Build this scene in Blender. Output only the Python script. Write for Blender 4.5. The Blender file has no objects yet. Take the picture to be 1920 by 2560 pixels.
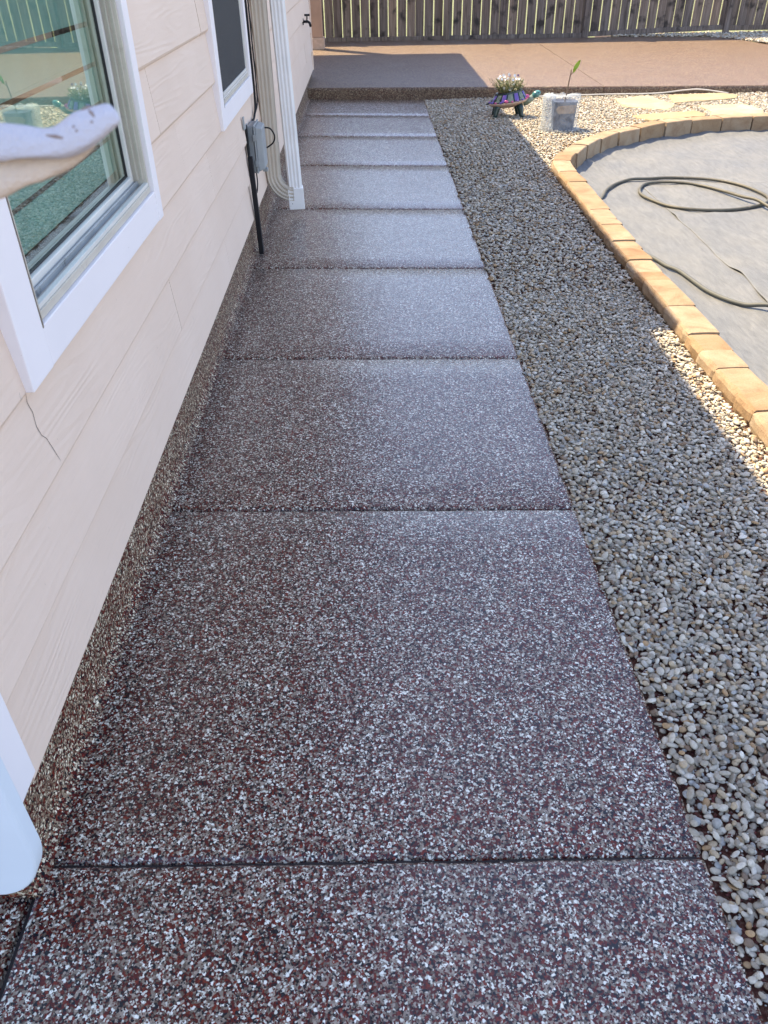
import bpy, math, random
import numpy as np
from mathutils import Vector, Matrix, noise
PI = math.pi
random.seed(7)
rng = np.random.default_rng(7)
sc = bpy.context.scene
COL = sc.collection

# ------------------------------------------------------------------ camera
cd = bpy.data.cameras.new("camera")
cam = bpy.data.objects.new("camera", cd)
COL.objects.link(cam)
cd.sensor_fit = 'VERTICAL'
cd.sensor_height = 36.0
cd.lens = 36.0 * 1965 / 2560
cd.clip_start = 0.02
cd.clip_end = 400
cd.dof.use_dof = True
cd.dof.focus_distance = 4.0
cd.dof.aperture_fstop = 13
cam.matrix_world = Matrix(((0.9996846, 0.0239878, -0.0074351, 0.707),
                           (-0.0201438, 0.5891029, -0.8078069, 0.0),
                           (-0.0149975, 0.8077019, 0.5894003, 1.56),
                           (0, 0, 0, 1)))
sc.camera = cam

# ------------------------------------------------------------------ light
SUN_EL = math.radians(56)
TX, TY = 0.75, -0.66                     # horizontal travel of the light
world = bpy.data.worlds.new("World")
sc.world = world
world.use_nodes = True
wn = world.node_tree.nodes
wl = world.node_tree.links
bg = wn.get("Background") or wn.new("ShaderNodeBackground")
sky = wn.new("ShaderNodeTexSky")
sky.sky_type = 'NISHITA'
sky.sun_disc = False
sky.sun_elevation = SUN_EL
sky.sun_rotation = math.atan2(-TX, -TY)
sky.air_density = 1.0
sky.dust_density = 0.6
sky.ozone_density = 2.0
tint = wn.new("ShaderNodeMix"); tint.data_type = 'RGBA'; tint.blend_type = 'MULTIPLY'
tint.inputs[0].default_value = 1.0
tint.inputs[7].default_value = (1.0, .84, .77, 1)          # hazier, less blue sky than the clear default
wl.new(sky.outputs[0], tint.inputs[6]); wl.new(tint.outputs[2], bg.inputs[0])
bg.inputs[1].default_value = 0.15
sd = bpy.data.lights.new("sun", 'SUN')
sd.energy = 3.3
sd.angle = math.radians(0.5)
sd.color = (1.0, 0.83, 0.56)
sun = bpy.data.objects.new("sun", sd)
COL.objects.link(sun)
hl = math.hypot(TX, TY)
ldir = Vector((TX / hl * math.cos(SUN_EL), TY / hl * math.cos(SUN_EL), -math.sin(SUN_EL)))
sun.rotation_euler = ldir.to_track_quat('-Z', 'Y').to_euler()
sc.view_settings.view_transform = 'Standard'
sc.view_settings.look = 'None'
sc.view_settings.gamma = 1
sc.view_settings.use_curve_mapping = False
sc.view_settings.exposure = 2.1

# ------------------------------------------------------------------ material helpers
class NT:
    def __init__(s, name):
        m = bpy.data.materials.new(name)
        m.use_nodes = True
        s.m = m
        s.t = m.node_tree
        s.n = s.t.nodes
        s.b = s.n["Principled BSDF"]
        s.out = s.n["Material Output"]
    def L(s, a, b): s.t.links.new(a, b)
    def new(s, typ, **kw):
        nd = s.n.new(typ)
        for k, v in kw.items():
            if isinstance(k, str) and hasattr(nd, k): setattr(nd, k, v)
        return nd
    def val(s, nd, i, v):
        if hasattr(v, 'links') or isinstance(v, bpy.types.NodeSocket): s.L(v, nd.inputs[i])
        else: nd.inputs[i].default_value = v
    def coord(s, scale=(1, 1, 1), src='Object'):
        tc = s.new("ShaderNodeTexCoord")
        mp = s.new("ShaderNodeMapping")
        mp.inputs['Scale'].default_value = scale
        s.L(tc.outputs[src], mp.inputs['Vector'])
        return mp.outputs[0]
    def pos(s, scale=(1, 1, 1)):
        g = s.new("ShaderNodeNewGeometry")
        mp = s.new("ShaderNodeMapping")
        mp.inputs['Scale'].default_value = scale
        s.L(g.outputs['Position'], mp.inputs['Vector'])
        return mp.outputs[0]
    def noise(s, vec, scale, detail=4, rough=.55, dist=0):
        nd = s.new("ShaderNodeTexNoise")
        s.L(vec, nd.inputs['Vector'])
        nd.inputs['Scale'].default_value = scale
        nd.inputs['Detail'].default_value = detail
        nd.inputs['Roughness'].default_value = rough
        nd.inputs['Distortion'].default_value = dist
        return nd
    def vor(s, vec, scale, feature='F1', rnd=1.0):
        nd = s.new("ShaderNodeTexVoronoi")
        nd.feature = feature
        s.L(vec, nd.inputs['Vector'])
        nd.inputs['Scale'].default_value = scale
        nd.inputs['Randomness'].default_value = rnd
        return nd
    def ramp(s, fac, stops, interp='LINEAR'):
        nd = s.new("ShaderNodeValToRGB")
        cr = nd.color_ramp
        cr.interpolation = interp
        while len(cr.elements) < len(stops): cr.elements.new(0.5)
        for e, (p, c) in zip(cr.elements, stops):
            e.position = p
            e.color = (*c, 1) if len(c) == 3 else c
        s.L(fac, nd.inputs[0])
        return nd.outputs[0]
    def mix(s, fac, a, b, blend='MIX'):
        nd = s.new("ShaderNodeMix")
        nd.data_type = 'RGBA'
        nd.blend_type = blend
        for i, v in ((0, fac), (6, a), (7, b)):
            if isinstance(v, bpy.types.NodeSocket): s.L(v, nd.inputs[i])
            else: nd.inputs[i].default_value = v if i == 0 else ((*v, 1) if len(v) == 3 else v)
        return nd.outputs[2]
    def math(s, op, a, b=0.0, c=0.0):
        nd = s.new("ShaderNodeMath")
        nd.operation = op
        for i, v in enumerate((a, b, c)):
            if isinstance(v, bpy.types.NodeSocket): s.L(v, nd.inputs[i])
            else: nd.inputs[i].default_value = v
        return nd.outputs[0]
    def sep(s, vec):
        nd = s.new("ShaderNodeSeparateXYZ")
        s.L(vec, nd.inputs[0])
        return nd.outputs
    def vadd(s, a, b, scale=1.0):
        sc_ = s.new("ShaderNodeVectorMath"); sc_.operation = 'SCALE'
        s.L(b, sc_.inputs[0]); sc_.inputs['Scale'].default_value = scale
        ad = s.new("ShaderNodeVectorMath"); ad.operation = 'ADD'
        s.L(a, ad.inputs[0]); s.L(sc_.outputs[0], ad.inputs[1])
        return ad.outputs[0]
    def bump(s, h, strength=.3, dist=.01, normal=None):
        nd = s.new("ShaderNodeBump")
        nd.inputs['Strength'].default_value = strength
        nd.inputs['Distance'].default_value = dist
        s.L(h, nd.inputs['Height'])
        if normal is not None: s.L(normal, nd.inputs['Normal'])
        return nd.outputs[0]
    def set(s, **kw):
        for k, v in kw.items():
            key = {'base': 'Base Color', 'rough': 'Roughness', 'metal': 'Metallic', 'normal': 'Normal', 'spec': 'Specular IOR Level',
                   'coat': 'Coat Weight', 'coatr': 'Coat Roughness', 'coatn': 'Coat Normal', 'sub': 'Subsurface Weight', 'alpha': 'Alpha',
                   'trans': 'Transmission Weight', 'ior': 'IOR'}[k]
            i = s.b.inputs[key]
            if isinstance(v, bpy.types.NodeSocket): s.L(v, i)
            elif isinstance(v, tuple): i.default_value = (*v, 1)
            else: i.default_value = v
        return s.m

def plain(name, c, rough=.5, metal=0.0, vary=.12, vscale=6, bump=0.0, bscale=60, dirt=None, spec=.5):
    n = NT(name)
    p = n.pos()
    v = n.noise(p, vscale, 5).outputs[0]
    a = tuple(x * (1 - vary) for x in c); b = tuple(min(1, x * (1 + vary)) for x in c)
    col = n.ramp(v, [(.3, a), (.7, b)])
    if dirt:
        d = n.noise(p, 23, 6, .7).outputs[0]
        f = n.ramp(d, [(.58, (0, 0, 0)), (.72, (1, 1, 1))])
        col = n.mix(f, col, dirt)
    n.set(base=col, rough=rough, metal=metal, spec=spec)
    if bump:
        h = n.noise(p, bscale, 4).outputs[0]
        n.set(normal=n.bump(h, bump, .004))
    return n.m

# flake (chip) broadcast coating with a clear gloss top coat
def flake_mat(name, gloss=1.0, size=1.0, light=False, rough=(.34, .46), spec=.06, warm=(1, 1, 1), coatr=.21):
    n = NT(name)
    p = n.pos()
    wob = n.noise(p, 330 / size, 2).outputs['Color']
    pw = n.vadd(p, wob, .0013)
    v1 = n.vor(pw, 180 / size)
    big = n.noise(p, 9, 3).outputs[0]
    r = n.sep(v1.outputs['Color'])
    maroon, mar2 = (.078, .007, .006), (.155, .018, .008)
    taupe, tau2, tau3 = (.23, .18, .135), (.33, .265, .205), (.115, .083, .06)
    white, wh2 = (.62, .59, .49), (.84, .81, .70)
    black = (.006, .008, .013)
    s1 = [(0, black), (.19, maroon), (.33, mar2), (.43, maroon), (.52, tau3), (.60, taupe), (.73, tau2), (.87, white), (.945, wh2)]
    if light:
        s1 = [(0, black), (.06, maroon), (.20, mar2), (.34, tau3), (.46, taupe), (.62, tau2), (.75, white), (.9, wh2)]
    c1 = n.ramp(r[0], s1, 'CONSTANT')
    # second layer of smaller chips laid over
    v2 = n.vor(n.vadd(p, wob, .0012), 290 / size)
    r2 = n.sep(v2.outputs['Color'])
    c2 = n.ramp(r2[0], [(0, black), (.2, maroon), (.54, tau3), (.68, taupe), (.87, white)], 'CONSTANT')
    m2 = n.math('GREATER_THAN', r2[1], .62)
    col = n.mix(m2, c1, c2)
    bf = n.ramp(big, [(.3, tuple(.86 * w for w in warm)), (.7, tuple(1.08 * w for w in warm))])
    col = n.mix(1.0, col, bf, 'MULTIPLY')
    # chips stand at slightly different tilts under the top coat
    tilt = n.new("ShaderNodeVectorMath"); tilt.operation = 'SUBTRACT'
    n.L(v1.outputs['Color'], tilt.inputs[0]); tilt.inputs[1].default_value = (.5, .5, .5)
    g = n.new("ShaderNodeNewGeometry")
    nn = n.vadd(g.outputs['Normal'], tilt.outputs[0], .09)
    nz = n.new("ShaderNodeVectorMath"); nz.operation = 'NORMALIZE'
    n.L(nn, nz.inputs[0])
    h = n.math('ADD', v1.outputs['Distance'], n.noise(p, 75, 3, .6).outputs[0])
    bn = n.bump(h, .75, .0016, nz.outputs[0])
    wear = n.noise(p, 2.2, 4, .6).outputs[0]
    rr = n.ramp(wear, [(.3, (rough[0],) * 3), (.7, (rough[1],) * 3)])
    n.set(base=col, rough=rr, normal=bn, spec=spec)
    if gloss:
        n.set(coat=gloss, coatr=coatr, coatn=n.bump(h, .35, .0012, nz.outputs[0]))
        n.b.inputs['Coat IOR'].default_value = 1.46
    return n.m

M = {}
M['flake'] = flake_mat('chip_coating')
M['flake_side'] = flake_mat('chip_coating_side', gloss=0, rough=(.5, .65), spec=.15, warm=(1.0, .93, .82))
M['flake_patio'] = flake_mat('chip_coating_patio', light=True, gloss=.55, rough=(.6, .7), spec=.3, coatr=.52, warm=(.52, .42, .32))

def siding_mat(name, tint=(1, 1, 1)):
    n = NT(name)
    p = n.pos()
    info = n.new("ShaderNodeObjectInfo")
    off = n.new("ShaderNodeCombineXYZ")
    n.L(n.math('MULTIPLY', info.outputs['Random'], 37.0), off.inputs[1])
    n.L(n.math('MULTIPLY', info.outputs['Random'], 13.0), off.inputs[0])
    pr = n.vadd(p, off.outputs[0], 1.0)
    st = n.new("ShaderNodeMapping"); st.inputs['Scale'].default_value = (1, .85, 8.5)
    n.L(pr, st.inputs[0])
    warp = n.noise(st.outputs[0], .75, 2, .5)
    # long rings of the embossed cedar grain: bands of a slow noise field
    rings = n.math('MULTIPLY', warp.outputs[0], 19.0)
    fr = n.math('FRACT', rings)
    tri = n.math('ABSOLUTE', n.math('SUBTRACT', fr, .5))
    fine = n.noise(st.outputs[0], 9, 4, .6).outputs[0]
    mask = n.ramp(n.noise(pr, 2.3, 2).outputs[0], [(.38, (.25, .25, .25)), (.62, (1, 1, 1))])
    st2 = n.new("ShaderNodeMapping"); st2.inputs['Scale'].default_value = (1, 6, 130)
    n.L(pr, st2.inputs[0])
    lines = n.noise(st2.outputs[0], 1.0, 3, .5, .3).outputs[0]
    h = n.math('MULTIPLY_ADD', n.math('MULTIPLY', tri, mask), 1.1, n.math('MULTIPLY_ADD', fine, .35, n.math('MULTIPLY', lines, .5)))
    bn = n.bump(h, .5, .0032)
    c = n.ramp(n.noise(pr, 1.7, 5).outputs[0], [(.3, (.745 * tint[0], .59 * tint[1], .475 * tint[2])), (.7, (.80 * tint[0], .645 * tint[1], .53 * tint[2]))])
    # small scuffs
    sp = n.noise(n.pos((1, 1, .4)), 55, 3, .7).outputs[0]
    f = n.ramp(sp, [(.735, (0, 0, 0)), (.76, (1, 1, 1))])
    c = n.mix(n.math('MULTIPLY', f, .45), c, (.30, .24, .2))
    n.set(base=c, rough=.62, normal=bn, spec=.35)
    return n.m
M['siding'] = siding_mat('pink_beige_siding_paint')

def white_trim(name, base=(.88, .84, .85)):
    n = NT(name)
    p = n.pos()
    c = n.ramp(n.noise(p, 3, 5).outputs[0], [(.3, tuple(x * .95 for x in base)), (.7, base)])
    sp = n.noise(p, 38, 4, .75).outputs[0]
    f = n.ramp(sp, [(.70, (0, 0, 0)), (.735, (1, 1, 1))])
    c = n.mix(n.math('MULTIPLY', f, .5), c, (.38, .32, .27))
    h = n.math('ADD', n.noise(n.pos((1, .2, 1)), 40, 3).outputs[0], n.noise(p, 6, 2).outputs[0])
    n.set(base=c, rough=.5, normal=n.bump(h, .12, .004), spec=.4)
    return n.m
M['trim'] = white_trim('white_trim_paint')
M['frame'] = plain('almond_window_vinyl', (.56, .52, .44), rough=.38, vary=.07, vscale=9, dirt=(.42, .38, .31))
M['frame_white'] = plain('white_window_vinyl', (.68, .67, .63), rough=.35, vary=.05, vscale=9)
M['track'] = plain('grey_track_metal', (.42, .45, .48), rough=.3, metal=.35, vary=.15, vscale=14, dirt=(.10, .09, .08))
M['caulk'] = plain('dirty_caulk', (.17, .14, .11), rough=.9, vary=.5, vscale=40, bump=.5)
M['gasket'] = plain('black_gasket', (.02, .02, .022), rough=.6)
M['ds_beige'] = plain('beige_downspout_paint', (.50, .45, .375), rough=.42, vary=.07, vscale=5, bump=.05, bscale=20)
M['ds_white'] = plain('white_downspout_paint', (.80, .80, .80), rough=.35, vary=.06, vscale=5, bump=.05, bscale=20)
M['box'] = plain('grey_box_plastic', (.30, .325, .335), rough=.42, vary=.08, vscale=15)
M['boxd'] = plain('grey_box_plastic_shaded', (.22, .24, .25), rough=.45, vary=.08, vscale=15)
M['black'] = plain('black_rubber', (.010, .010, .013), rough=.6, vary=.3, spec=.25)
M['screen'] = plain('solar_screen_mesh', (.028, .03, .034), rough=.75, vary=.15, vscale=30, bump=.5, bscale=900)
M['post'] = plain('tan_post_paint', (.42, .27, .19), rough=.65, vary=.08)
M['postbase'] = plain('post_base_paint', (.52, .38, .29), rough=.7, vary=.15, vscale=25)
M['interior'] = plain('interior_wall', (.03, .045, .04), rough=.8)
M['slat'] = plain('blind_slat', (.34, .56, .51), rough=.5)
M['soffit'] = plain('soffit_paint', (.55, .5, .44), rough=.7)
M['roof'] = plain('roof_shingles', (.12, .105, .09), rough=.9, bump=.6)
M['soil'] = plain('dark_soil', (.055, .032, .024), rough=.95, vary=.6, vscale=35, bump=.8)
M['pvc'] = plain('pale_pvc', (.5, .47, .42), rough=.5)
M['panel'] = plain('pale_white_plastic', (.66, .73, .80), rough=.55, vary=.03, vscale=4)
M['joint'] = plain('joint_filler', (.02, .014, .014), rough=.7, vary=.4, vscale=90)

# glass: tinted, with a strong mirror coating
def glass_mat():
    n = NT('tinted_reflective_glass')
    gl = n.new("ShaderNodeBsdfGlossy"); gl.inputs['Roughness'].default_value = 0.012
    gl.inputs['Color'].default_value = (.86, .92, .82, 1)
    p = n.pos()
    gl_n = n.bump(n.noise(p, 2.2, 2).outputs[0], .02, .02)
    
    tr = n.new("ShaderNodeBsdfTransparent"); tr.inputs['Color'].default_value = (.93, .99, .97, 1)
    fr = n.new("ShaderNodeFresnel"); fr.inputs['IOR'].default_value = 1.9
    gg = n.new('ShaderNodeNewGeometry')
    fac = n.math('MULTIPLY', n.math('MULTIPLY_ADD', fr.outputs[0], .80, .32), n.math('SUBTRACT', 1.0, gg.outputs['Backfacing']))
    mx = n.new("ShaderNodeMixShader")
    n.L(fac, mx.inputs[0]); n.L(tr.outputs[0], mx.inputs[1]); n.L(gl.outputs[0], mx.inputs[2])
    n.L(mx.outputs[0], n.out.inputs[0])
    return n.m
M['glass'] = glass_mat()

def wood_mat():
    n = NT('weathered_fence_wood')
    info = n.new("ShaderNodeObjectInfo")
    p = n.pos()
    off = n.new("ShaderNodeCombineXYZ")
    for i in range(3): n.L(n.math('MULTIPLY', info.outputs['Random'], 11.0 + 7 * i), off.inputs[i])
    pr = n.vadd(p, off.outputs[0], 1)
    st = n.new("ShaderNodeMapping"); st.inputs['Scale'].default_value = (40, 40, 1.6)
    n.L(pr, st.inputs[0])
    g = n.noise(st.outputs[0], 1, 5, .6, .4).outputs[0]
    c = n.ramp(g, [(.3, (.085, .07, .058)), (.5, (.19, .155, .13)), (.72, (.30, .255, .22))])
    t = n.ramp(info.outputs['Random'], [(0, (.6, .58, .6)), (.4, (.95, .9, .86)), (.7, (.75, .76, .80)), (1, (1.25, 1.12, 1.0))])
    c = n.mix(1, c, t, 'MULTIPLY')
    k = n.noise(n.vadd(p, off.outputs[0], 2), 5, 3).outputs[0]
    c = n.mix(n.ramp(k, [(.55, (0, 0, 0)), (.68, (1, 1, 1))]), c, (.045, .038, .034))
    n.set(base=c, rough=.85, normal=n.bump(g, .5, .004), spec=.2)
    return n.m
M['wood'] = wood_mat()

def pebble_mat():
    n = NT('river_pebbles')
    at = n.new("ShaderNodeAttribute"); at.attribute_name = 'col'
    p = n.pos()
    v = n.noise(p, 160, 4, .65).outputs[0]
    f = n.ramp(v, [(.3, (.78, .77, .76)), (.7, (1.12, 1.12, 1.12))])
    c = n.mix(1, at.outputs['Color'], f, 'MULTIPLY')
    sp = n.noise(p, 420, 3, .7).outputs[0]
    c = n.mix(n.ramp(sp, [(.70, (0, 0, 0)), (.74, (.7, .7, .7))]), c, (.10, .07, .05))
    n.set(base=c, rough=.58, normal=n.bump(v, .25, .002), spec=.4)
    return n.m
M['pebble'] = pebble_mat()

def stone_mat(name, a, b, c3, scale=7):
    n = NT(name)
    info = n.new("ShaderNodeObjectInfo")
    p = n.pos()
    off = n.new("ShaderNodeCombineXYZ")
    for i in range(3): n.L(n.math('MULTIPLY', info.outputs['Random'], 9.0 + 5 * i), off.inputs[i])
    pr = n.vadd(p, off.outputs[0], 1)
    v = n.noise(pr, scale, 6, .62, .6).outputs[0]
    c = n.ramp(v, [(.28, a), (.5, b), (.75, c3)])
    t = n.ramp(info.outputs['Random'], [(0, (.88, .78, .66)), (.35, (1, .97, .92)), (.6, (1.08, 1.10, 1.12)), (1, (.95, .9, .84))])
    c = n.mix(1, c, t, 'MULTIPLY')
    fine = n.noise(pr, 130, 5, .7).outputs[0]
    c = n.mix(1, c, n.ramp(fine, [(.3, (.82, .82, .82)), (.7, (1.1, 1.1, 1.1))]), 'MULTIPLY')
    h = n.math('ADD', fine, n.math('MULTIPLY', v, 1.4))
    n.set(base=c, rough=.85, normal=n.bump(h, .5, .006), spec=.25)
    return n.m
M['block'] = stone_mat('sandstone_block', (.225, .145, .09), (.295, .215, .14), (.34, .27, .195))
M['flag'] = stone_mat('flagstone', (.29, .235, .145), (.35, .295, .19), (.39, .335, .24), 4)

def fabric_mat():
    n = NT('grey_liner_fabric')
    p = n.pos()
    st = n.new("ShaderNodeMapping"); st.inputs['Scale'].default_value = (22, 5, 10); st.inputs['Rotation'].default_value = (0, 0, .9)
    n.L(p, st.inputs[0])
    s = n.noise(st.outputs[0], 1.6, 5, .65, .4).outputs[0]
    v = n.noise(p, 1.8, 4).outputs[0]
    c = n.ramp(s, [(.3, (.112, .116, .12)), (.7, (.178, .18, .18))])
    c = n.mix(1, c, n.ramp(v, [(.3, (.88, .9, .94)), (.7, (1.08, 1.06, 1.02))]), 'MULTIPLY')
    d = n.noise(p, 75, 3, .8).outputs[0]
    c = n.mix(n.ramp(d, [(.72, (0, 0, 0)), (.76, (1, 1, 1))]), c, (.16, .11, .08))
    n.set(base=c, rough=.55, spec=.35, normal=n.bump(n.math('ADD', s, n.noise(p, 500, 2).outputs[0]), .6, .006))
    return n.m
M['fabric'] = fabric_mat()

def grass_mat():
    n = NT('lawn_grass')
    p = n.pos()
    v = n.noise(p, 3, 5, .6).outputs[0]
    f = n.noise(p, 45, 4, .7).outputs[0]
    c = n.ramp(v, [(.3, (.12, .14, .055)), (.7, (.19, .20, .09))])
    c = n.mix(1, c, n.ramp(f, [(.3, (.6, .6, .6)), (.7, (1.25, 1.25, 1.2))]), 'MULTIPLY')
    n.set(base=c, rough=.8, spec=.2)
    return n.m
M['grass'] = grass_mat()
M['hose'] = plain('olive_hose_rubber', (.075, .07, .053), rough=.6, vary=.15, vscale=12, dirt=(.2, .17, .13))
M['hose_grey'] = plain('grey_hose_rubber', (.075, .078, .072), rough=.65, vary=.12, vscale=12)
M['petal'] = plain('white_petals', (.85, .84, .82), rough=.5)
M['petal_purple'] = plain('purple_petals', (.10, .05, .16), rough=.5)
M['leaf'] = plain('green_leaves', (.09, .13, .035), rough=.5, vary=.4, vscale=40)
M['sprig'] = plain('olive_sprigs', (.20, .19, .08), rough=.6, vary=.4, vscale=40)
M['newleaf'] = plain('bright_new_leaf', (.28, .42, .03), rough=.4)
M['bark'] = plain('twig_bark', (.13, .09, .065), rough=.8, vary=.3, vscale=60)
M['t_dark'] = plain('dark_green_glaze', (.012, .035, .035), rough=.25)
M['t_purple'] = plain('purple_glaze', (.15, .09, .38), rough=.3)
M['t_pink'] = plain('pink_glaze', (.55, .10, .25), rough=.3)
M['t_rim'] = plain('tan_rim_glaze', (.42, .30, .22), rough=.35)
M['t_teal'] = plain('teal_glaze', (.06, .19, .19), rough=.25, vary=.4, vscale=40)
M['t_sage'] = plain('sage_glaze', (.19, .23, .17), rough=.35, vary=.3, vscale=40)
M['root'] = plain('root_ball_label', (.30, .20, .11), rough=.8, vary=.3, vscale=30)
M['potdark'] = plain('dark_nursery_pot', (.045, .05, .075), rough=.5, vary=.5, vscale=30)
M['cloth'] = plain('offwhite_cloth', (.58, .56, .60), rough=.9, vary=.04, vscale=30, bump=.5, bscale=400)
M['cloth_tan'] = plain('tan_cloth', (.66, .53, .41), rough=.9, vary=.08, vscale=30, bump=.5, bscale=400)
M['stain'] = plain('brown_stain', (.30, .22, .18), rough=.9)

def bag_mat():
    n = NT('clear_plastic_bag')
    p = n.pos()
    n.set(base=(.66, .70, .74), rough=.30, spec=.4, ior=1.3)
    tr = n.new("ShaderNodeBsdfTransparent"); tr.inputs['Color'].default_value = (.93, .95, .97, 1)
    mx = n.new("ShaderNodeMixShader")
    fc = n.ramp(n.noise(p, 11, 4, .6, .8).outputs[0], [(.35, (.12, .12, .12)), (.65, (.30, .30, .30))])
    n.L(fc, mx.inputs[0]); n.L(tr.outputs[0], mx.inputs[1]); n.L(n.b.outputs[0], mx.inputs[2])
    n.L(mx.outputs[0], n.out.inputs[0])
    
    return n.m
M['bag'] = bag_mat()

# ------------------------------------------------------------------ mesh helpers
class MB:
    def __init__(s): s.v = []; s.f = []
    def add(s, vs, fs):
        o = len(s.v); s.v += [tuple(v) for v in vs]; s.f += [tuple(i + o for i in f) for f in fs]; return s
    def box(s, x0, x1, y0, y1, z0, z1):
        return s.hexa([(x0, y0, z0), (x1, y0, z0), (x1, y1, z0), (x0, y1, z0), (x0, y0, z1), (x1, y0, z1), (x1, y1, z1), (x0, y1, z1)])
    def hexa(s, p):
        return s.add(p, [(3, 2, 1, 0), (4, 5, 6, 7), (0, 1, 5, 4), (1, 2, 6, 5), (2, 3, 7, 6), (3, 0, 4, 7)])
    def prism(s, poly, z0, z1):
        n = len(poly)
        area = sum(poly[i][0] * poly[(i + 1) % n][1] - poly[(i + 1) % n][0] * poly[i][1] for i in range(n))
        if area < 0: poly = poly[::-1]
        vs = [(x, y, z0) for x, y in poly] + [(x, y, z1) for x, y in poly]
        fs = [tuple(range(n))[::-1], tuple(range(n, 2 * n))] + [(i, (i + 1) % n, n + (i + 1) % n, n + i) for i in range(n)]
        return s.add(vs, fs)
    def tube(s, pts, r, seg=10, cap=True):
        pts = [Vector(p) for p in pts]
        n = len(pts); vs = []; fs = []
        up = Vector((0, 0, 1)); pr = None
        for i, p in enumerate(pts):
            t = (pts[min(i + 1, n - 1)] - pts[max(i - 1, 0)]).normalized()
            if pr is None:
                a = up.cross(t)
                if a.length < 1e-3: a = Vector((1, 0, 0)).cross(t)
                a.normalize()
            else:
                a = (pr - t * pr.dot(t)).normalized()
            pr = a; b = t.cross(a)
            rr = r[i] if isinstance(r, (list, tuple)) else r
            for k in range(seg):
                an = 2 * PI * k / seg
                vs.append(p + a * math.cos(an) * rr + b * math.sin(an) * rr)
        for i in range(n - 1):
            for k in range(seg):
                k2 = (k + 1) % seg
                fs.append((i * seg + k, i * seg + k2, (i + 1) * seg + k2, (i + 1) * seg + k))
        if cap:
            fs.append(tuple(range(seg))[::-1]); fs.append(tuple((n - 1) * seg + k for k in range(seg)))
        return s.add(vs, fs)
    def loft(s, rings, cap=True, close=True):
        n = len(rings); m = len(rings[0]); vs = [v for r in rings for v in r]; fs = []
        for i in range(n - 1):
            for k in range(m if close else m - 1):
                k2 = (k + 1) % m
                fs.append((i * m + k, i * m + k2, (i + 1) * m + k2, (i + 1) * m + k))
        if cap:
            fs.append(tuple(range(m))[::-1]); fs.append(tuple((n - 1) * m + k for k in range(m)))
        return s.add(vs, fs)
    def ell(s, c, r, seg=12, rings=8, rot=None):
        vs = []; fs = []
        for i in range(rings + 1):
            th = PI * i / rings
            for k in range(seg):
                ph = 2 * PI * k / seg
                v = Vector((r[0] * math.sin(th) * math.cos(ph), r[1] * math.sin(th) * math.sin(ph), r[2] * math.cos(th)))
                if rot is not None: v = rot @ v
                vs.append(Vector(c) + v)
        for i in range(rings):
            for k in range(seg):
                k2 = (k + 1) % seg
                fs.append((i * seg + k, (i + 1) * seg + k, (i + 1) * seg + k2, i * seg + k2))
        return s.add(vs, fs)
    def mesh(s, name, mat, smooth=False):
        me = bpy.data.meshes.new(name)
        me.from_pydata(s.v, [], s.f)
        me.update()
        me.materials.append(M[mat] if isinstance(mat, str) else mat)
        if smooth:
            me.polygons.foreach_set('use_smooth', [True] * len(me.polygons))
        return me
    def build(s, name, mat, parent=None, smooth=False, bevel=0.0, seg=2, loc=None, auto=None):
        o = bpy.data.objects.new(name, s.mesh(name, mat, smooth))
        COL.objects.link(o)
        if parent is not None: o.parent = parent
        if loc is not None: o.location = loc
        if bevel:
            b = o.modifiers.new('bevel', 'BEVEL'); b.width = bevel; b.segments = seg; b.limit_method = 'ANGLE'; b.angle_limit = math.radians(35)
        return o

def tag(o, label=None, cat=None, group=None, kind=None):
    if label: o['label'] = label
    if cat: o['category'] = cat
    if group: o['group'] = group
    if kind: o['kind'] = kind
    return o
def empty(name, loc=(0, 0, 0)):
    # parts are written in world coordinates, so the empty's own shift is undone in them
    o = bpy.data.objects.new(name, None); o.empty_display_size = .1
    COL.objects.link(o); o.location = loc
    return o
def child(mb, name, mat, parent, **kw):
    # build in world coordinates under a root that stands at its own base
    base = Vector(parent.matrix_world.translation) if False else ROOT[parent.name]
    mb.v = [(x - base[0], y - base[1], z - base[2]) for x, y, z in mb.v]
    o = mb.build(name, mat, parent, **kw)
    ROOT[o.name] = base
    return o
ROOT = {}
def root(name, loc, *t, **k):
    o = empty(name, loc); ROOT[o.name] = Vector(loc)
    return tag(o, *t, **k)

# ------------------------------------------------------------------ ground and lawn
m = MB(); m.box(-60, 60, -40, 15.95, -.30, -.155)
tag(m.build('ground', 'soil'), kind='structure')
m = MB(); m.box(-60, 60, 16.02, 110, -.30, -.02)
tag(m.build('lawn', 'grass'), kind='structure')

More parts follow.
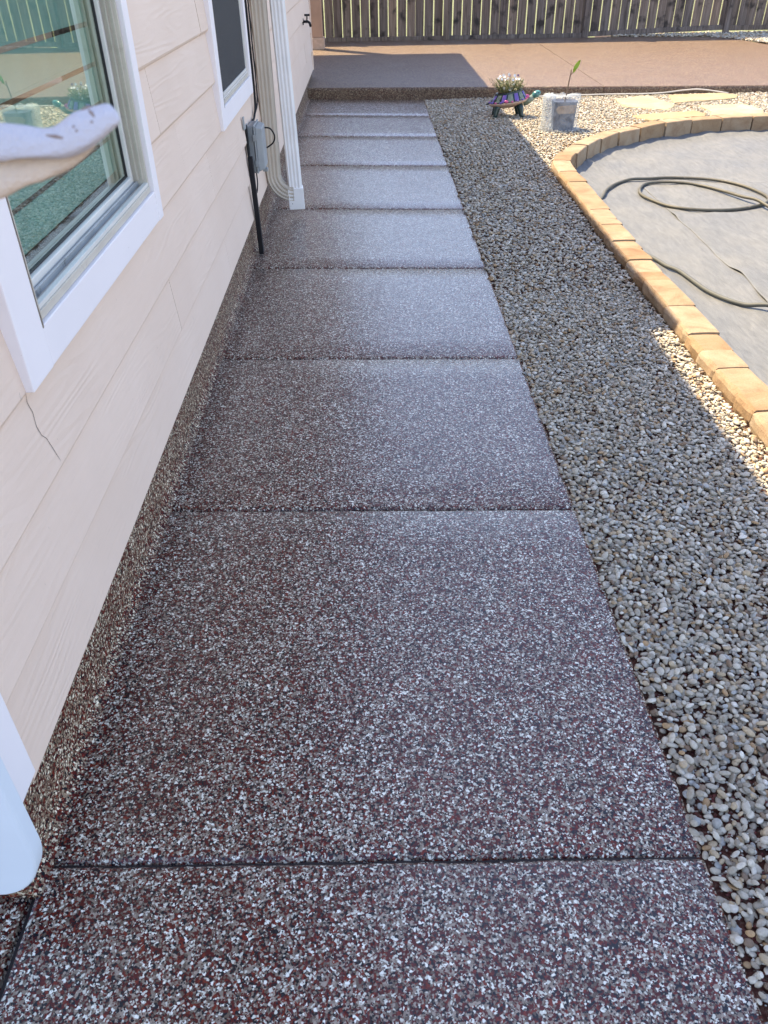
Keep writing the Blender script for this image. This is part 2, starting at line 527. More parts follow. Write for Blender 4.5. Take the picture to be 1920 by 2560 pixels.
# ------------------------------------------------------------------ path: nine slabs between tooled joints
def jag(n_, amp): return [random.uniform(-amp, amp) for _ in range(n_)]
XR = 1.386
def zpath(x): return -.022 * x if x > 0 else 0.0
pbed = MB(); pbed.add([(-.05, -.6, -.012), (XR - .015, -.6, -.042), (XR - .015, 10.7, -.042), (-.05, 10.7, -.012),
                       (-.05, -.6, -.14), (XR - .015, -.6, -.14), (XR - .015, 10.7, -.14), (-.05, 10.7, -.14)],
                      [(0, 1, 2, 3), (7, 6, 5, 4), (0, 4, 5, 1), (1, 5, 6, 2), (2, 6, 7, 3), (3, 7, 4, 0)])
path = pbed.build('path', 'joint')
tag(path, kind='structure')
J = [-.6, .912, 2.180, 3.377, 4.616, 5.876, 7.22, 8.45, 9.587, 10.66]
def slab(x0, x1, y0, y1, n_=90, g=.0022):
    """a path slab: grid top with rounded, slightly ragged arrises"""
    xs = [x0 + (x1 - x0) * i / n_ for i in range(n_ + 1)]
    m = MB()
    prof = [(0, -.075), (0, -.012), (.003, -.0075), (.008, -.003), (.017, 0.0)]       # in from the edge, height
    rows = []
    def row(fn): rows.append([fn(i, x) for i, x in enumerate(xs)])
    w0 = [random.uniform(-.0014, .0014) + .0025 * noise.noise((x * 5, y0 * 3, 1)) for x in xs]
    w1 = [random.uniform(-.0014, .0014) + .0025 * noise.noise((x * 5, y1 * 3, 1)) for x in xs]
    for d, z in prof: row(lambda i, x: (x, y0 + g + d + w0[i], zpath(x) + z))
    for k in range(1, 6): row(lambda i, x: (x, y0 + (y1 - y0) * k / 6, zpath(x) + .0015 * noise.noise((x * 2, y0 + k, 5))))
    for d, z in prof[::-1]: row(lambda i, x: (x, y1 - g - d + w1[i], zpath(x) + z))
    m.loft(rows, cap=False, close=False)
    # flip so that normals point up, then side skirts
    m.f = [f[::-1] for f in m.f]
    nr = len(rows); W = n_ + 1
    for side in (0, n_):
        idx = [r * W + side for r in range(nr)]
        sgn = 1 if side else -1
        lo = []
        for k in idx:
            x, y, z = m.v[k]
            m.v[k] = (x - .004 * sgn, y, z - .002)
        for k in idx:
            x, y, z = m.v[k]
            m.v.append((x + (.006 + .004 * noise.noise((y * 9, x, 2))) * sgn, y, min(z, zpath(x)) - .012)); lo.append(len(m.v) - 1)
        lo2 = []
        for k in lo:
            x, y, z = m.v[k]
            m.v.append((x, y, -.14)); lo2.append(len(m.v) - 1)
        for A, B in ((idx, lo), (lo, lo2)):
            for a in range(nr - 1):
                q = (A[a], A[a + 1], B[a + 1], B[a])
                m.f.append(q[::-1] if side else q)
    return m
for i in range(len(J) - 1):
    o = slab(-.010 if J[i] < .8 else -.03, XR, J[i], J[i + 1]).build('path_slab', 'flake', path, smooth=True)
# the walk turns the house corner: slab beyond the long joint
o = slab(-2.2, -.019, -.6, .905).build('path_slab', 'flake', path, smooth=True)

# ------------------------------------------------------------------ patio: raised slab, two panels split at a seam
def zpat(x, y):
    t = max(0, min(1, (y - 10.6) / 5.2))
    return .12 - .0125 * max(x, 0) * (1 - t)
def patio_panel(poly, ny):
    """poly: list of (x0, x1, y) rows from front to back"""
    m = MB(); n_ = 24; rows = []
    first = poly[0]
    for d, z in ((0, -.26), (-.004, -.03), (.002, -.010), (.010, -.002)):
        x0, x1, y = first
        rows.append([(x0 + (x1 - x0) * i / n_, y + d + .004 * noise.noise((x0 + i * .9, 3, z)), zpat(x0 + (x1 - x0) * i / n_, y) + z) for i in range(n_ + 1)])
    for x0, x1, y in [(poly[0][0], poly[0][1], poly[0][2] + .02)] + poly[1:]:
        rows.append([(x0 + (x1 - x0) * i / n_, y, zpat(x0 + (x1 - x0) * i / n_, y)) for i in range(n_ + 1)])
    rows.append([(x, y, -.2) for x, y, z in rows[-1]])
    m.loft(rows, cap=False, close=False); m.f = [f[::-1] for f in m.f]
    nr = len(rows); W = n_ + 1
    for side in (0, n_):
        idx = [r * W + side for r in range(nr)]; lo = []
        for k in idx:
            x, y, z = m.v[k]; m.v.append((x, y, -.26)); lo.append(len(m.v) - 1)
        for a in range(nr - 1):
            q = (idx[a], idx[a + 1], lo[a + 1], lo[a]); m.f.append(q[::-1] if side else q)
    return m
pb = MB(); pb.box(-3.9, 12, 10.75, 15.6, -.2, -.02)
patio = pb.build('patio', 'joint'); tag(patio, kind='structure')
patio_panel([(-4.0, 3.556, 10.665), (-4.0, 3.556, 12.9), (-4.0, 3.556, 15.70), (-4, 3.556, 15.84)], 1).build('patio_slab', 'flake_patio', patio, smooth=False)
patio_panel([(3.563, 12.0, 10.665), (3.563, 12.0, 11.6), (3.563, 10.0, 12.6), (3.563, 8.1, 13.5), (3.563, 7.2, 14.2), (3.563, 7.02, 14.8), (3.563, 6.85, 15.25), (3.563, 6.5, 15.56), (3.563, 5.6, 15.72), (3.563, 4.7, 15.80)], 1).build('patio_slab', 'flake_patio', patio, smooth=False)

# ------------------------------------------------------------------ house
house = root('house', (0, 0, 0), 'single storey house with pink beige lap siding, white trimmed windows and a deep eave', 'house')
WY0, WY1 = .864, 11.64
HZ = 2.92
m = MB()
# core walls with openings for the two windows (pieces butt end to end)
W1 = (1.56, 2.64, .92, 2.15); W2 = (4.19, 5.235, .92, 2.15)
def wall(x0, x1):
    m.box(x0, x1, WY0 + .02, W1[0], .19, HZ); m.box(x0, x1, W1[1], W2[0], .19, HZ); m.box(x0, x1, W2[1], WY1 - .02, .19, HZ)
    for w in (W1, W2):
        m.box(x0, x1, w[0], w[1], .19, w[2]); m.box(x0, x1, w[0], w[1], w[3], HZ)
wall(-.12, -.016)
m.box(-5, -.12, WY0 + .02, WY0 + .12, .19, HZ)
m.box(-5, -.12, WY1 - .12, WY1 - .02, .19, HZ)
child(m, 'wall', 'siding', house)
# foundation with a coved foot, coated like the path
m = MB()
prof = [(-.15, -.1), (-.15, .198), (-.026, .198), (-.024, .05), (-.020, .022), (-.010, .007), (.004, .0005), (.004, -.1)]
ys = [WY0 - .02 + .07 * k for k in range(int((WY1 - WY0 + .04) / .07) + 1)] + [WY1]
m.loft([[(x + (.003 * noise.noise((y * 6, z * 20, x)) if x > -.1 else 0), y, z) for x, z in prof] for y in ys])
child(m, 'foundation', 'flake_side', house, smooth=False)
m = MB(); m.box(-5, -.15, WY0 - .0, WY0 + .1, -.1, .198)
child(m, 'foundation', 'flake_side', house)
# siding boards, course by course, with butt joints where the photo shows them
EXP = .2085
def board(ya, yb, z0, cut=None):
    xo = random.uniform(-.0012, .0012); m = MB()
    g = .0012
    P = [(-.014, -.005), (-.003, -.005), (.0018, .0005), (.0052, .0075), (-.003, EXP * .5), (-.0125, EXP + .006), (-.0155, EXP + .006)]
    ya0, yb0 = ya + g, yb - g
    n_ = max(2, int((yb - ya) / .25))
    ringsl = []
    for k in range(n_ + 1):
        y = ya0 + (yb0 - ya0) * k / n_
        w = .0012 * noise.noise((y * .8, z0 * 7, 3))
        ringsl.append([(x + xo + (w if x > -.013 else 0), y, z0 + z + .0012 * noise.noise((y * .5, z0 * 9, 8)) * (1 if z < .01 else 0)) for x, z in P])
    m.loft(ringsl)
    return child(m, 'siding_board', 'siding', house)
ends = {0: [3.893, 7.6, 11.2], 1: [2.735, 4.78, 6.7, 10.4], 2: [3.74, 7.4], 3: [3.2, 6.1, 9.8], 4: [2.9, 7.0, 10.6], 5: [3.9, 8.2]}
SY0, SY1 = .972, 11.60
for c in range(13):
    z0 = .2 + EXP * c
    cuts = [SY0] + ends.get(c, [random.uniform(6, 7), random.uniform(9, 10.5)]) + [SY1]
    for a, b in zip(cuts[:-1], cuts[1:]):
        segs = [(a, b)]
        for w0, w1, zb, zt in ((1.445, 2.692, .83, 2.24), (4.105, 5.292, .83, 2.24)):
            if z0 + EXP > zb + .02 and z0 < zt:
                ns = []
                for s0, s1 in segs:
                    if s1 <= w0 or s0 >= w1: ns.append((s0, s1)); continue
                    if s0 < w0 - .03: ns.append((s0, w0 - .004))
                    if s1 > w1 + .03: ns.append((w1 + .004, s1))
                segs = ns
        for s0, s1 in segs:
            if s1 - s0 > .02: board(s0, s1, z0)
# jagged crack in the third course, a thin dark sliver proud of the paint
m = MB(); pts = [(.0, 1.462, .818), (.0, 1.452, .80), (.0, 1.458, .775), (0, 1.450, .745), (0, 1.456, .720), (0, 1.470, .705), (0, 1.478, .68), (0, 1.485, .655), (0, 1.492, .633)]
vs = []; fs = []
for i, (x, y, z) in enumerate(pts):
    t_ = (z - .617) / EXP; xx = (.0052 - .0082 * t_ / .5 if t_ < .5 else -.003 - .0095 * (t_ - .5) / .53) + .0012
    w = .0008 if 0 < i < len(pts) - 1 else .0004
    vs += [(xx, y - w, z), (xx, y + w, z)]
for i in range(len(pts) - 1): fs.append((2 * i, 2 * i + 1, 2 * i + 3, 2 * i + 2))
m.add(vs, fs); child(m, 'crack', 'gasket', house)
# corner boards
m = MB(); m.box(-.014, .020, .862, .966, .243, HZ); child(m, 'corner_board', 'trim', house, bevel=.003)
m = MB(); m.box(-.1, -.0145, .848, .866, .243, HZ); child(m, 'corner_board', 'trim', house, bevel=.003)
m = MB(); m.box(-.014, .012, 11.605, 11.655, .2, HZ); child(m, 'corner_board', 'siding', house, bevel=.003)
m = MB()
for c in range(13):
    z0 = .2 + EXP * c
    m.add([(-5, .862, z0), (-.1, .862, z0), (-.1, .874, z0 + EXP), (-5, .874, z0 + EXP), (-5, .88, z0), (-.1, .88, z0)], [(0, 1, 2, 3), (0, 4, 5, 1)])
tag(child(m, 'siding_panel', 'siding', house), kind='stuff')
# roof with soffit, fascia; the far stretch has the gutter
m = MB(); m.add([(.49, .25, HZ), (.49, 15.2, HZ), (-5, 15.2, HZ), (-5, .25, HZ), (.49, .25, HZ + .15), (.49, 15.2, HZ + .15), (-5, 15.2, HZ + 2.0), (-5, .25, HZ + 2.0)],
                [(0, 1, 2, 3), (7, 6, 5, 4), (0, 4, 5, 1), (1, 5, 6, 2), (2, 6, 7, 3), (3, 7, 4, 0)])
child(m, 'roof', 'roof', house)
m = MB(); m.box(-5, .485, .26, 15.19, HZ - .02, HZ - .003); child(m, 'soffit', 'soffit', house)
m = MB(); m.box(.493, .513, .25, 15.2, HZ - .03, HZ + .13); child(m, 'fascia', 'trim', house)
m = MB()
gp = [(.516, .12), (.516, .0), (.625, .0), (.665, .055), (.67, .12), (.66, .12), (.655, .06), (.62, .01), (.526, .01), (.526, .12)]
m.loft([[(x, y, HZ + z) for x, z in gp] for y in (4.94, 15.2)]); child(m, 'gutter', 'ds_white', house)

# window builder
def window(w, cas, name, blinds, dark):
    y0, y1, z0, z1 = w
    cy0, cy1, cz0 = cas
    # casing boards
    win = MB()
    # outer frame as lofted stepped jambs: four boxes mitred by butting
    fr = .034; fq = .012
    xf = .010
    win.box(-.10, xf, y0 + .002, y0 + fr, z0 + .001, z1); win.box(-.10, xf - .004, y1 - fq, y1 - .002, z0 + .001, z1)
    win.box(-.10, xf, y0 + fr, y1 - fq, z0 + .001, z0 + .020); win.box(-.10, xf, y0 + fr, y1 - fq, z1 - fr, z1)
    W = child(win, 'window', 'frame', house, bevel=.002)
    for a, b, za, zb in ((cy0, y0, cz0, z1 + .09), (y1, cy1, cz0 - .002, z1 + .09)):
        m = MB(); m.box(-.014, .0205, a, b - .0008 if a == cy0 else b, za, zb); child(m, 'casing', 'trim', W, bevel=.0025)
    m = MB(); m.box(-.014, .019, y0 + .0008, y1 - .0008, cz0, z0); child(m, 'casing', 'trim', W, bevel=.0025)
    m = MB(); m.box(-.014, .019, y0, y1, z1, z1 + .09); child(m, 'casing', 'trim', W, bevel=.0025)
    # tracks on the sill
    for xa, xb, za, zb, mt in ((-.008, .006, z0 + .020, z0 + .030, 'frame_white'), (-.030, -.024, z0 + .020, z0 + .036, 'track')):
        m = MB(); m.box(xa, xb, y0 + fr, y1 - fq, za, zb); child(m, 'track', mt, W, bevel=.0012)
    # vertical jamb ribs
    for yy, s in ((y0 + fr, 1), (y1 - fq, -1)):
        for xa, d in ((-.006, .006), (-.020, .009)):
            m = MB(); a, b = sorted((yy, yy + s * d)); m.box(xa - .004, xa, a, b, z0 + .040, z1 - fr); child(m, 'jamb_rib', 'frame', W)
    # sash
    sx0, sx1 = -.062, -.036
    a, b, c, d = y0 + fr + .004, y1 - fq - .002, z0 + .016, z1 - fr - .004
    sw = .016
    s = MB()
    s.box(sx0, sx1, a, a + sw, c, d); s.box(sx0, sx1, b - sw, b, c, d); s.box(sx0, sx1, a + sw, b - sw, c, c + .036); s.box(sx0, sx1, a + sw, b - sw, d - sw, d)
    child(s, 'sash', 'frame_white' if not dark else 'frame', W, bevel=.003)
    g = MB(); gw = .004
    A, B, Cc, D = a + sw, b - sw, c + .036, d - sw
    g.box(-.059, -.048, A, A + gw, Cc, D); g.box(-.059, -.048, B - gw, B, Cc, D); g.box(-.059, -.048, A + gw, B - gw, Cc, Cc + gw); g.box(-.059, -.048, A + gw, B - gw, D - gw, D)
    child(g, 'gasket', 'gasket', W)
    if not dark:
        m = MB(); m.box(-.056, -.052, A + gw, B - gw, Cc + gw, D - gw); child(m, 'pane', 'glass', W)
    else:
        m = MB(); m.box(-.004, -.001, y0 + .055, y1 - fq - .012, z0 + .046, z1 - .05); child(m, 'insect_screen', 'screen', W)
        m = MB()
        m.box(-.008, .004, y0 + .038, y0 + .055, z0 + .031, z1 - .04); m.box(-.008, .004, y1 - fq - .012, y1 - fq - .0005, z0 + .031, z1 - .04); m.box(-.008, .004, y0 + .055, y1 - fq - .012, z0 + .031, z0 + .046)
        child(m, 'screen_frame', 'frame_white', W, bevel=.0015)
    # dirty bead where the left casing meets the frame
    m = MB(); n_ = 26; rows = []
    for k in range(n_ + 1):
        z = z0 - .004 + (z1 - z0) * .5 * k / n_; wv = .004 + .006 * abs(noise.noise((z * 19, y0, 2)))
        rows.append([(.0195, y0 - .002, z), (.0215, y0 - .0, z), (.0195, y0 + wv, z), (.008, y0 + wv, z), (.008, y0 - .002, z)])
    m.loft(rows); child(m, 'caulk', 'caulk', W)
    # room side
    if blinds:
        k = 0; z = z0 + .07
        while z < z1 - .05:
            m = MB(); m.box(-.086, -.083, A - .03, B + .02, z, z + .086)
            child(m, 'blind_slat', 'slat', W); z += .0985
    m = MB(); m.box(-.62, -.60, y0 - .3, y1 + .3, z0 - .3, z1 + .2); child(m, 'room_backing', 'interior', W)
    return W
window(W1, (1.436, 2.70, .83), 'w1', True, False)
window(W2, (4.096, 5.30, .83), 'w2', False, True)
# room box so no daylight shows behind the glass
m = MB(); m.box(-2.6, -.62, 1.0, 11.5, .25, .27); child(m, 'room_floor', 'interior', house)

# ------------------------------------------------------------------ patio post
post = root('patio_post', (-.1, 14.8, .12), 'square tan patio post with wider base block standing beyond the far end of the siding', 'post')
m = MB(); m.box(-.178, .0, 14.72, 14.90, .285, HZ - .02); child(m, 'shaft', 'post', post, bevel=.006)
m = MB(); m.box(-.20, .02, 14.70, 14.92, .12, .285); child(m, 'base', 'postbase', post, bevel=.008)

# ------------------------------------------------------------------ faucet on the far wall
fa = root('outdoor_faucet', (0.02, 10.3, .82), 'small black outdoor faucet sticking out of the far siding before the post', 'faucet')
m = MB(); m.tube([(-.01, 10.3, .825), (.055, 10.3, .825), (.075, 10.3, .812), (.085, 10.3, .775)], [.014, .014, .015, .013], 10); child(m, 'spout', 'black', fa, smooth=True)
m = MB(); m.tube([(.045, 10.3, .83), (.05, 10.3, .885)], .007, 8); m.tube([(.02, 10.3, .887), (.08, 10.3, .887)], .010, 8); child(m, 'handle', 'black', fa)
m = MB(); m.tube([(-.002, 10.3, .825), (.008, 10.3, .825)], .032, 14); child(m, 'flange', 'black', fa)

# ------------------------------------------------------------------ downspouts
def ds_section(w, d, rib=.0035, nr=3):
    """outline (u along width, v along depth), corrugated faces; near face is v=-d/2"""
    pts = []
    def face(p0, p1, n_):
        L = 4 * n_ + 2
        for k in range(L):
            t = .10 + .80 * k / (L - 1)
            inn = rib if (k % 4) in (1, 2) else 0
            dx, dy = p1[0] - p0[0], p1[1] - p0[1]; l = math.hypot(dx, dy)
            nx, ny = dy / l, -dx / l
            pts.append((p0[0] + dx * t - nx * inn, p0[1] + dy * t - ny * inn))
    h, q = w / 2, d / 2
    face((-h, -q), (h, -q), nr); face((h, -q), (h, q), 2); face((h, q), (-h, q), nr); face((-h, q), (-h, -q), 2)
    return pts
def ds_ring(sec, c, ax_u, ax_v, s=1.0):
    return [tuple(Vector(c) + Vector(ax_u) * (u * s) + Vector(ax_v) * (v * s)) for u, v in sec]
# beige one: hugs the wall, ends in an elbow that runs into the white one
d1 = root('downspout', (.05, 5.75, .1), 'beige corrugated downspout against the siding, its elbow turning into the white one', 'downspout', 'downspouts beside the grey box')
sec = ds_section(.098, .072)
Yd = 5.70
m = MB(); m.loft([ds_ring(sec, (.0505, Yd, .44), (1, 0, 0), (0, 1, 0)), ds_ring(sec, (.056, Yd, HZ - .25), (1, 0, 0), (0, 1, 0))]); child(m, 'pipe', 'ds_beige', d1)
m = MB(); m.loft([ds_ring(sec, (.0505, Yd, .385), (1, 0, 0), (0, 1, 0), 1.05), ds_ring(sec, (.0505, Yd, .47), (1, 0, 0), (0, 1, 0), 1.05)]); child(m, 'sleeve', 'ds_beige', d1)
m = MB(); rings = []; R_ = .13; cx, cz = .0505 + R_, .275
rings.append(ds_ring(sec, (.0505, Yd, .42), (1, 0, 0), (0, 1, 0)))
N = 15
for k in range(N + 1):
    a = math.radians(88) * k / N
    for dd, s in ((-.12, 1.0), (.12, 1.0), (.2, .955), (.35, .955)):
        aa = a + math.radians(88) / N * dd
        c = (cx - R_ * math.cos(aa), Yd, cz - R_ * math.sin(aa)); u = (math.cos(aa), 0, math.sin(aa))
        rings.append(ds_ring(sec, c, u, (0, 1, 0), s))
m.loft(rings); child(m, 'elbow', 'ds_beige', d1)
# white one
d2 = root('downspout', (.18, 5.7, .05), 'white corrugated downspout standing out from the wall, cut off just above the path', 'downspout', 'downspouts beside the grey box')
sec2 = ds_section(.096, .088)
lean = lambda z: .191 - .026 * (z - .06) / 1.2
m = MB(); m.loft([ds_ring(sec2, (lean(z), Yd + .02, z), (.985, .10, 0), (-.10, .985, 0)) for z in (.17, .395, .45, .88)]); child(m, 'pipe', 'ds_white', d2)
m = MB(); m.loft([ds_ring(sec2, (lean(z), Yd + .02, z), (.985, .10, 0), (-.10, .985, 0), .985) for z in (.86, HZ - .1)]); child(m, 'pipe', 'ds_white', d2)
m = MB(); cr = [(-.054, -.049), (.054, -.049), (.054, .049), (-.054, .049)]
m.loft([ds_ring(cr, (lean(z), Yd + .018, z), (.985, .10, 0), (-.10, .985, 0)) for z in (.045, .185)]); o = child(m, 'outlet', 'ds_white', d2, bevel=.004)
for dz in (.13, .085, .07):
    m = MB(); u = -.02 if dz > .1 else random.choice((-.038, -.024)); m.ell((lean(dz) + u, Yd - .033, dz), (.003, .002, .003), 8, 5); child(m, 'screw', 'gasket', d2)

# ------------------------------------------------------------------ grey utility box with its cables
bx = root('utility_box', (.02, 5.1, .44), 'small grey plastic utility box with latched lid on the siding beside the downspouts', 'utility box')
B0, B1, Z0, Z1 = 4.96, 5.15, .452, .700
m = MB(); m.box(.0, .040, B0, B1, Z0, Z1); child(m, 'back_shell', 'boxd', bx, bevel=.010, seg=3)
m = MB(); m.box(.0405, .050, B0 - .006, B1 + .006, Z0 - .006, Z1 + .006); child(m, 'lid_flange', 'box', bx, bevel=.004)
m = MB(); m.hexa([(.0505, B0 + .002, Z0 + .002), (.088, B0 + .014, Z0 + .014), (.088, B1 - .014, Z0 + .014), (.0505, B1 - .002, Z0 + .002), (.0505, B0 + .002, Z1 - .002), (.088, B0 + .014, Z1 - .014), (.088, B1 - .014, Z1 - .014), (.0505, B1 - .002, Z1 - .002)]); child(m, 'lid', 'box', bx, bevel=.006, seg=3)
for z in (Z0 + .05, Z1 - .06):
    m = MB(); m.box(.036, .060, B0 - .012, B0 - .0065, z - .018, z + .018); child(m, 'latch', 'box', bx, bevel=.002)
m = MB(); m.box(.0015, .010, 4.84, 4.872, .70, .768); m.box(.0015, .010, 4.872, 4.97, .70, .716); child(m, 'mounting_tab', 'box', bx, bevel=.003)
m = MB(); m.box(.06, .09, B1 - .075, B1 - .04, Z0 - .022, Z0 - .004); child(m, 'hasp', 'box', bx, bevel=.003)
def catmull(P, n_=8, closed=False):
    P = [Vector(p) for p in P]; out = []
    for i in range(len(P) - 1):
        p0 = P[max(i - 1, 0)]; p1 = P[i]; p2 = P[i + 1]; p3 = P[min(i + 2, len(P) - 1)]
        for k in range(n_):
            t = k / n_
            out.append(.5 * ((2 * p1) + (-p0 + p2) * t + (2 * p0 - 5 * p1 + 4 * p2 - p3) * t * t + (-p0 + 3 * p1 - 3 * p2 + p3) * t ** 3))
    out.append(P[-1]); return out
m = MB(); m.tube(catmull([(.085, 5.12, .665), (.12, 5.13, .657), (.142, 5.13, .618), (.13, 5.13, .58), (.088, 5.13, .552)], 8), .0045, 8); child(m, 'cable', 'black', bx, smooth=True)
m = MB(); m.tube([(.025, 5.03, .455), (.025, 5.03, .435)], .013, 10); child(m, 'cable_gland', 'boxd', bx)
m = MB(); m.tube(catmull([(.025, 5.03, .436), (.027, 5.02, .38), (.022, 4.99, .335), (.012, 4.96, .325)], 8), .004, 8); child(m, 'cable', 'black', bx, smooth=True)

cn = root('cable_conduit', (.015, 4.9, 0), 'flat black cable cover running down the siding from the grey box to the path', 'conduit')
m = MB(); m.add([(.0015, 4.885, .55), (.028, 4.885, .55), (.028, 4.92, .55), (.0015, 4.92, .55), (.012, 4.87, -.002), (.040, 4.87, -.002), (.040, 4.905, -.002), (.012, 4.905, -.002)],
                [(0, 1, 2, 3), (7, 6, 5, 4), (0, 4, 5, 1), (1, 5, 6, 2), (2, 6, 7, 3), (3, 7, 4, 0)]); child(m, 'lower_cover', 'black', cn, bevel=.003)
m = MB(); m.box(.0015, .012, 4.905, 4.945, .5505, .715); child(m, 'backing_strip', 'black', cn, bevel=.003)
for yy, dx, r in ((5.40, .006, .007), (5.47, .012, .0045)):
    m = MB(); m.tube(catmull([(.012, 5.2, .69), (.012, 5.3 , .70), (dx + .008, yy - .01, .78), (dx + .008, yy, 1.1), (dx + .006, yy + .01, 1.6), (dx + .006, yy, 2.88)], 8), r, 8); child(m, 'cable', 'black', cn, smooth=True)

# ------------------------------------------------------------------ white plastic panel by the near corner
pn = root('plastic_panel', (0, .81, .1), 'smooth pale white plastic panel with rounded lower corner at the near wall end', 'panel')
poly = []
x1p, zb = .064, .085; rc = .10
for k in range(0, 13):
    a = -PI / 2 + (PI / 2) * k / 12
    poly.append((x1p - rc + rc * math.cos(a), zb + rc * 1.4 + rc * 1.4 * math.sin(a)))
poly = poly + [(x1p, 1.0), (-.75, 1.0), (-.75, zb)]
m = MB(); vs0 = [(x, .80, z) for x, z in poly]; vs1 = [(x, .84, z) for x, z in poly]
n_ = len(poly)
m.add(vs0 + vs1, [tuple(range(n_)), tuple(range(2 * n_ - 1, n_ - 1, -1))] + [((i + 1) % n_, i, n_ + i, n_ + (i + 1) % n_) for i in range(n_)])
child(m, 'sheet', 'panel', pn, bevel=.006, seg=3)
m = MB(); m.box(-.70, -.64, .79, .85, -.0, zb + .02); child(m, 'foot', 'panel', pn)

# ------------------------------------------------------------------ cloth roll near the camera
cl = root('cloth_strip', (.5, .44, 1.47), 'blurred off-white cloth fold with brown marks poking in front of the near window', 'cloth')
UPPER = [(-0.3, 0.47, 1.48, 0.01), (0.5094, 0.4328, 1.4804, 0.0101), (0.5215, 0.4325, 1.4803, 0.0094), (0.5335, 0.432, 1.4798, 0.0082), (0.5466, 0.4314, 1.4791, 0.0076), (0.5536, 0.4322, 1.4803, 0.0088), (0.5597, 0.4338, 1.4825, 0.0101), (0.5658, 0.4353, 1.4846, 0.0096), (0.5719, 0.4371, 1.4871, 0.0084), (0.5764, 0.4384, 1.489, 0.0068), (0.58, 0.4384, 1.4891, 0.004), (0.5818, 0.438, 1.4886, 0.0014)]
LOWER = [(-0.3, 0.474, 1.468, 0.012), (0.504, 0.4343, 1.4655, 0.0149), (0.5164, 0.4345, 1.466, 0.0131), (0.5288, 0.4356, 1.4676, 0.0103), (0.5392, 0.4361, 1.4684, 0.0082), (0.5495, 0.4372, 1.4701, 0.006), (0.5578, 0.4389, 1.4725, 0.0037), (0.5629, 0.4406, 1.4749, 0.0023), (0.5658, 0.442, 1.4768, 0.0014)]
def cloth_pt(u, a, st=None, dep=.55):
    """u 0..1 along, a angle"""
    st = st or UPPER
    t = u * (len(st) - 1); i = min(int(t), len(st) - 2); f = t - i
    P_ = [st[max(i - 1, 0)], st[i], st[i + 1], st[min(i + 2, len(st) - 1)]]
    if i == 0: P_[0] = [2 * P_[1][k] - P_[2][k] for k in range(4)]; P_[3] = [2 * P_[2][k] - P_[1][k] for k in range(4)]
    if i == 1: P_[0] = [2 * P_[1][k] - P_[2][k] for k in range(4)]
    c = [.5 * (2 * P_[1][k] + (P_[2][k] - P_[0][k]) * f + (2 * P_[0][k] - 5 * P_[1][k] + 4 * P_[2][k] - P_[3][k]) * f * f + (3 * P_[1][k] - P_[0][k] - 3 * P_[2][k] + P_[3][k]) * f ** 3) for k in range(4)]
    up = Vector((0, .589, .808)); dp = Vector((0, .808, -.589))
    r = c[3] * (1 + .10 * noise.noise((c[0] * 60, math.cos(a) * 1.5, math.sin(a) * 1.5)) + .04 * noise.noise((c[0] * 110 + a * 2, math.cos(a) * 2, math.sin(a) * 2)) + (.035 * math.sin(a * 3 + c[0] * 50)))
    return Vector(c[:3]) + up * (r * math.sin(a)) + dp * (r * dep * math.cos(a))
for nm_, st_, mt_ in (('upper_fold', UPPER, 'cloth'), ('lower_fold', LOWER, 'cloth_tan')):
    m = MB(); rings = []
    for i in range(91):
        rings.append([tuple(cloth_pt(i / 90, 2 * PI * k / 40, st_)) for k in range(40)])
    m.loft(rings); child(m, nm_, mt_, cl, smooth=True)
def on_cloth(u, a, out): 
    p = cloth_pt(u, a); c = cloth_pt(u, a + PI); d = (p - (p + c) / 2).normalized(); return p + d * out
# raised stitched hems and marks on the side that faces the camera
for (ua, aa, ub, ab, r) in ((.36, 2.75, .48, 3.35, .0006), (.66, 2.1, .71, 3.0, .0005), (.60, 1.9, .68, 1.6, .0007)):
    m = MB(); P = []
    for k in range(9):
        t = k / 8; P.append(on_cloth(ua + (ub - ua) * t, aa + (ab - aa) * t, -.0002))
    m.tube(P, [r * (.3 + 1.4 * math.sin(PI * (.1 + .8 * k / 8))) for k in range(9)], 8); child(m, 'stain', 'stain', cl, smooth=True)
for ua, aa in ((.56, 3.05), (.58, 3.3), (.69, 3.2)):
    m = MB(); m.ell(on_cloth(ua, aa, 0), (.0006, .0004, .0009), 8, 6); child(m, 'stain', 'stain', cl, smooth=True)

# ------------------------------------------------------------------ fence
fence = root('wooden_fence', (3, 15.9, .1), 'weathered grey picket fence with bright gaps between the boards behind the patio', 'fence')
FY = 15.90
posts = [-2.6, -.28, 2.08, 4.50, 6.95, 9.35, 11.8]
def fz(x):                               # bottom of the kickboard steps up to the right
    return .105 if x < 4.5 else .105 + .018 + (x - 4.5) * .027 if x < 6.95 else .175
x = -4.9; i = 0
while x < 13.5:
    w = random.uniform(.138, .147); gap = random.uniform(.012, .022)
    if i % 9 == 4: gap = .004
    b = fz(x + w / 2)
    tl = random.uniform(-.012, .012)
    zt = 1.95 + b - .1 + random.uniform(-.01, .01)
    m = MB(); m.add([(x, FY + .005, b + .035), (x + w, FY + .005, b + .035), (x + w, FY + .023, b + .035), (x, FY + .023, b + .035),
                     (x + tl, FY + .005, zt), (x + w + tl, FY + .005, zt), (x + w + tl, FY + .023, zt), (x + tl, FY + .023, zt)],
                    [(3, 2, 1, 0), (4, 5, 6, 7), (0, 1, 5, 4), (1, 2, 6, 5), (2, 3, 7, 6), (3, 0, 4, 7)])
    child(m, 'fence_board', 'wood', fence)
    x += w + gap; i += 1
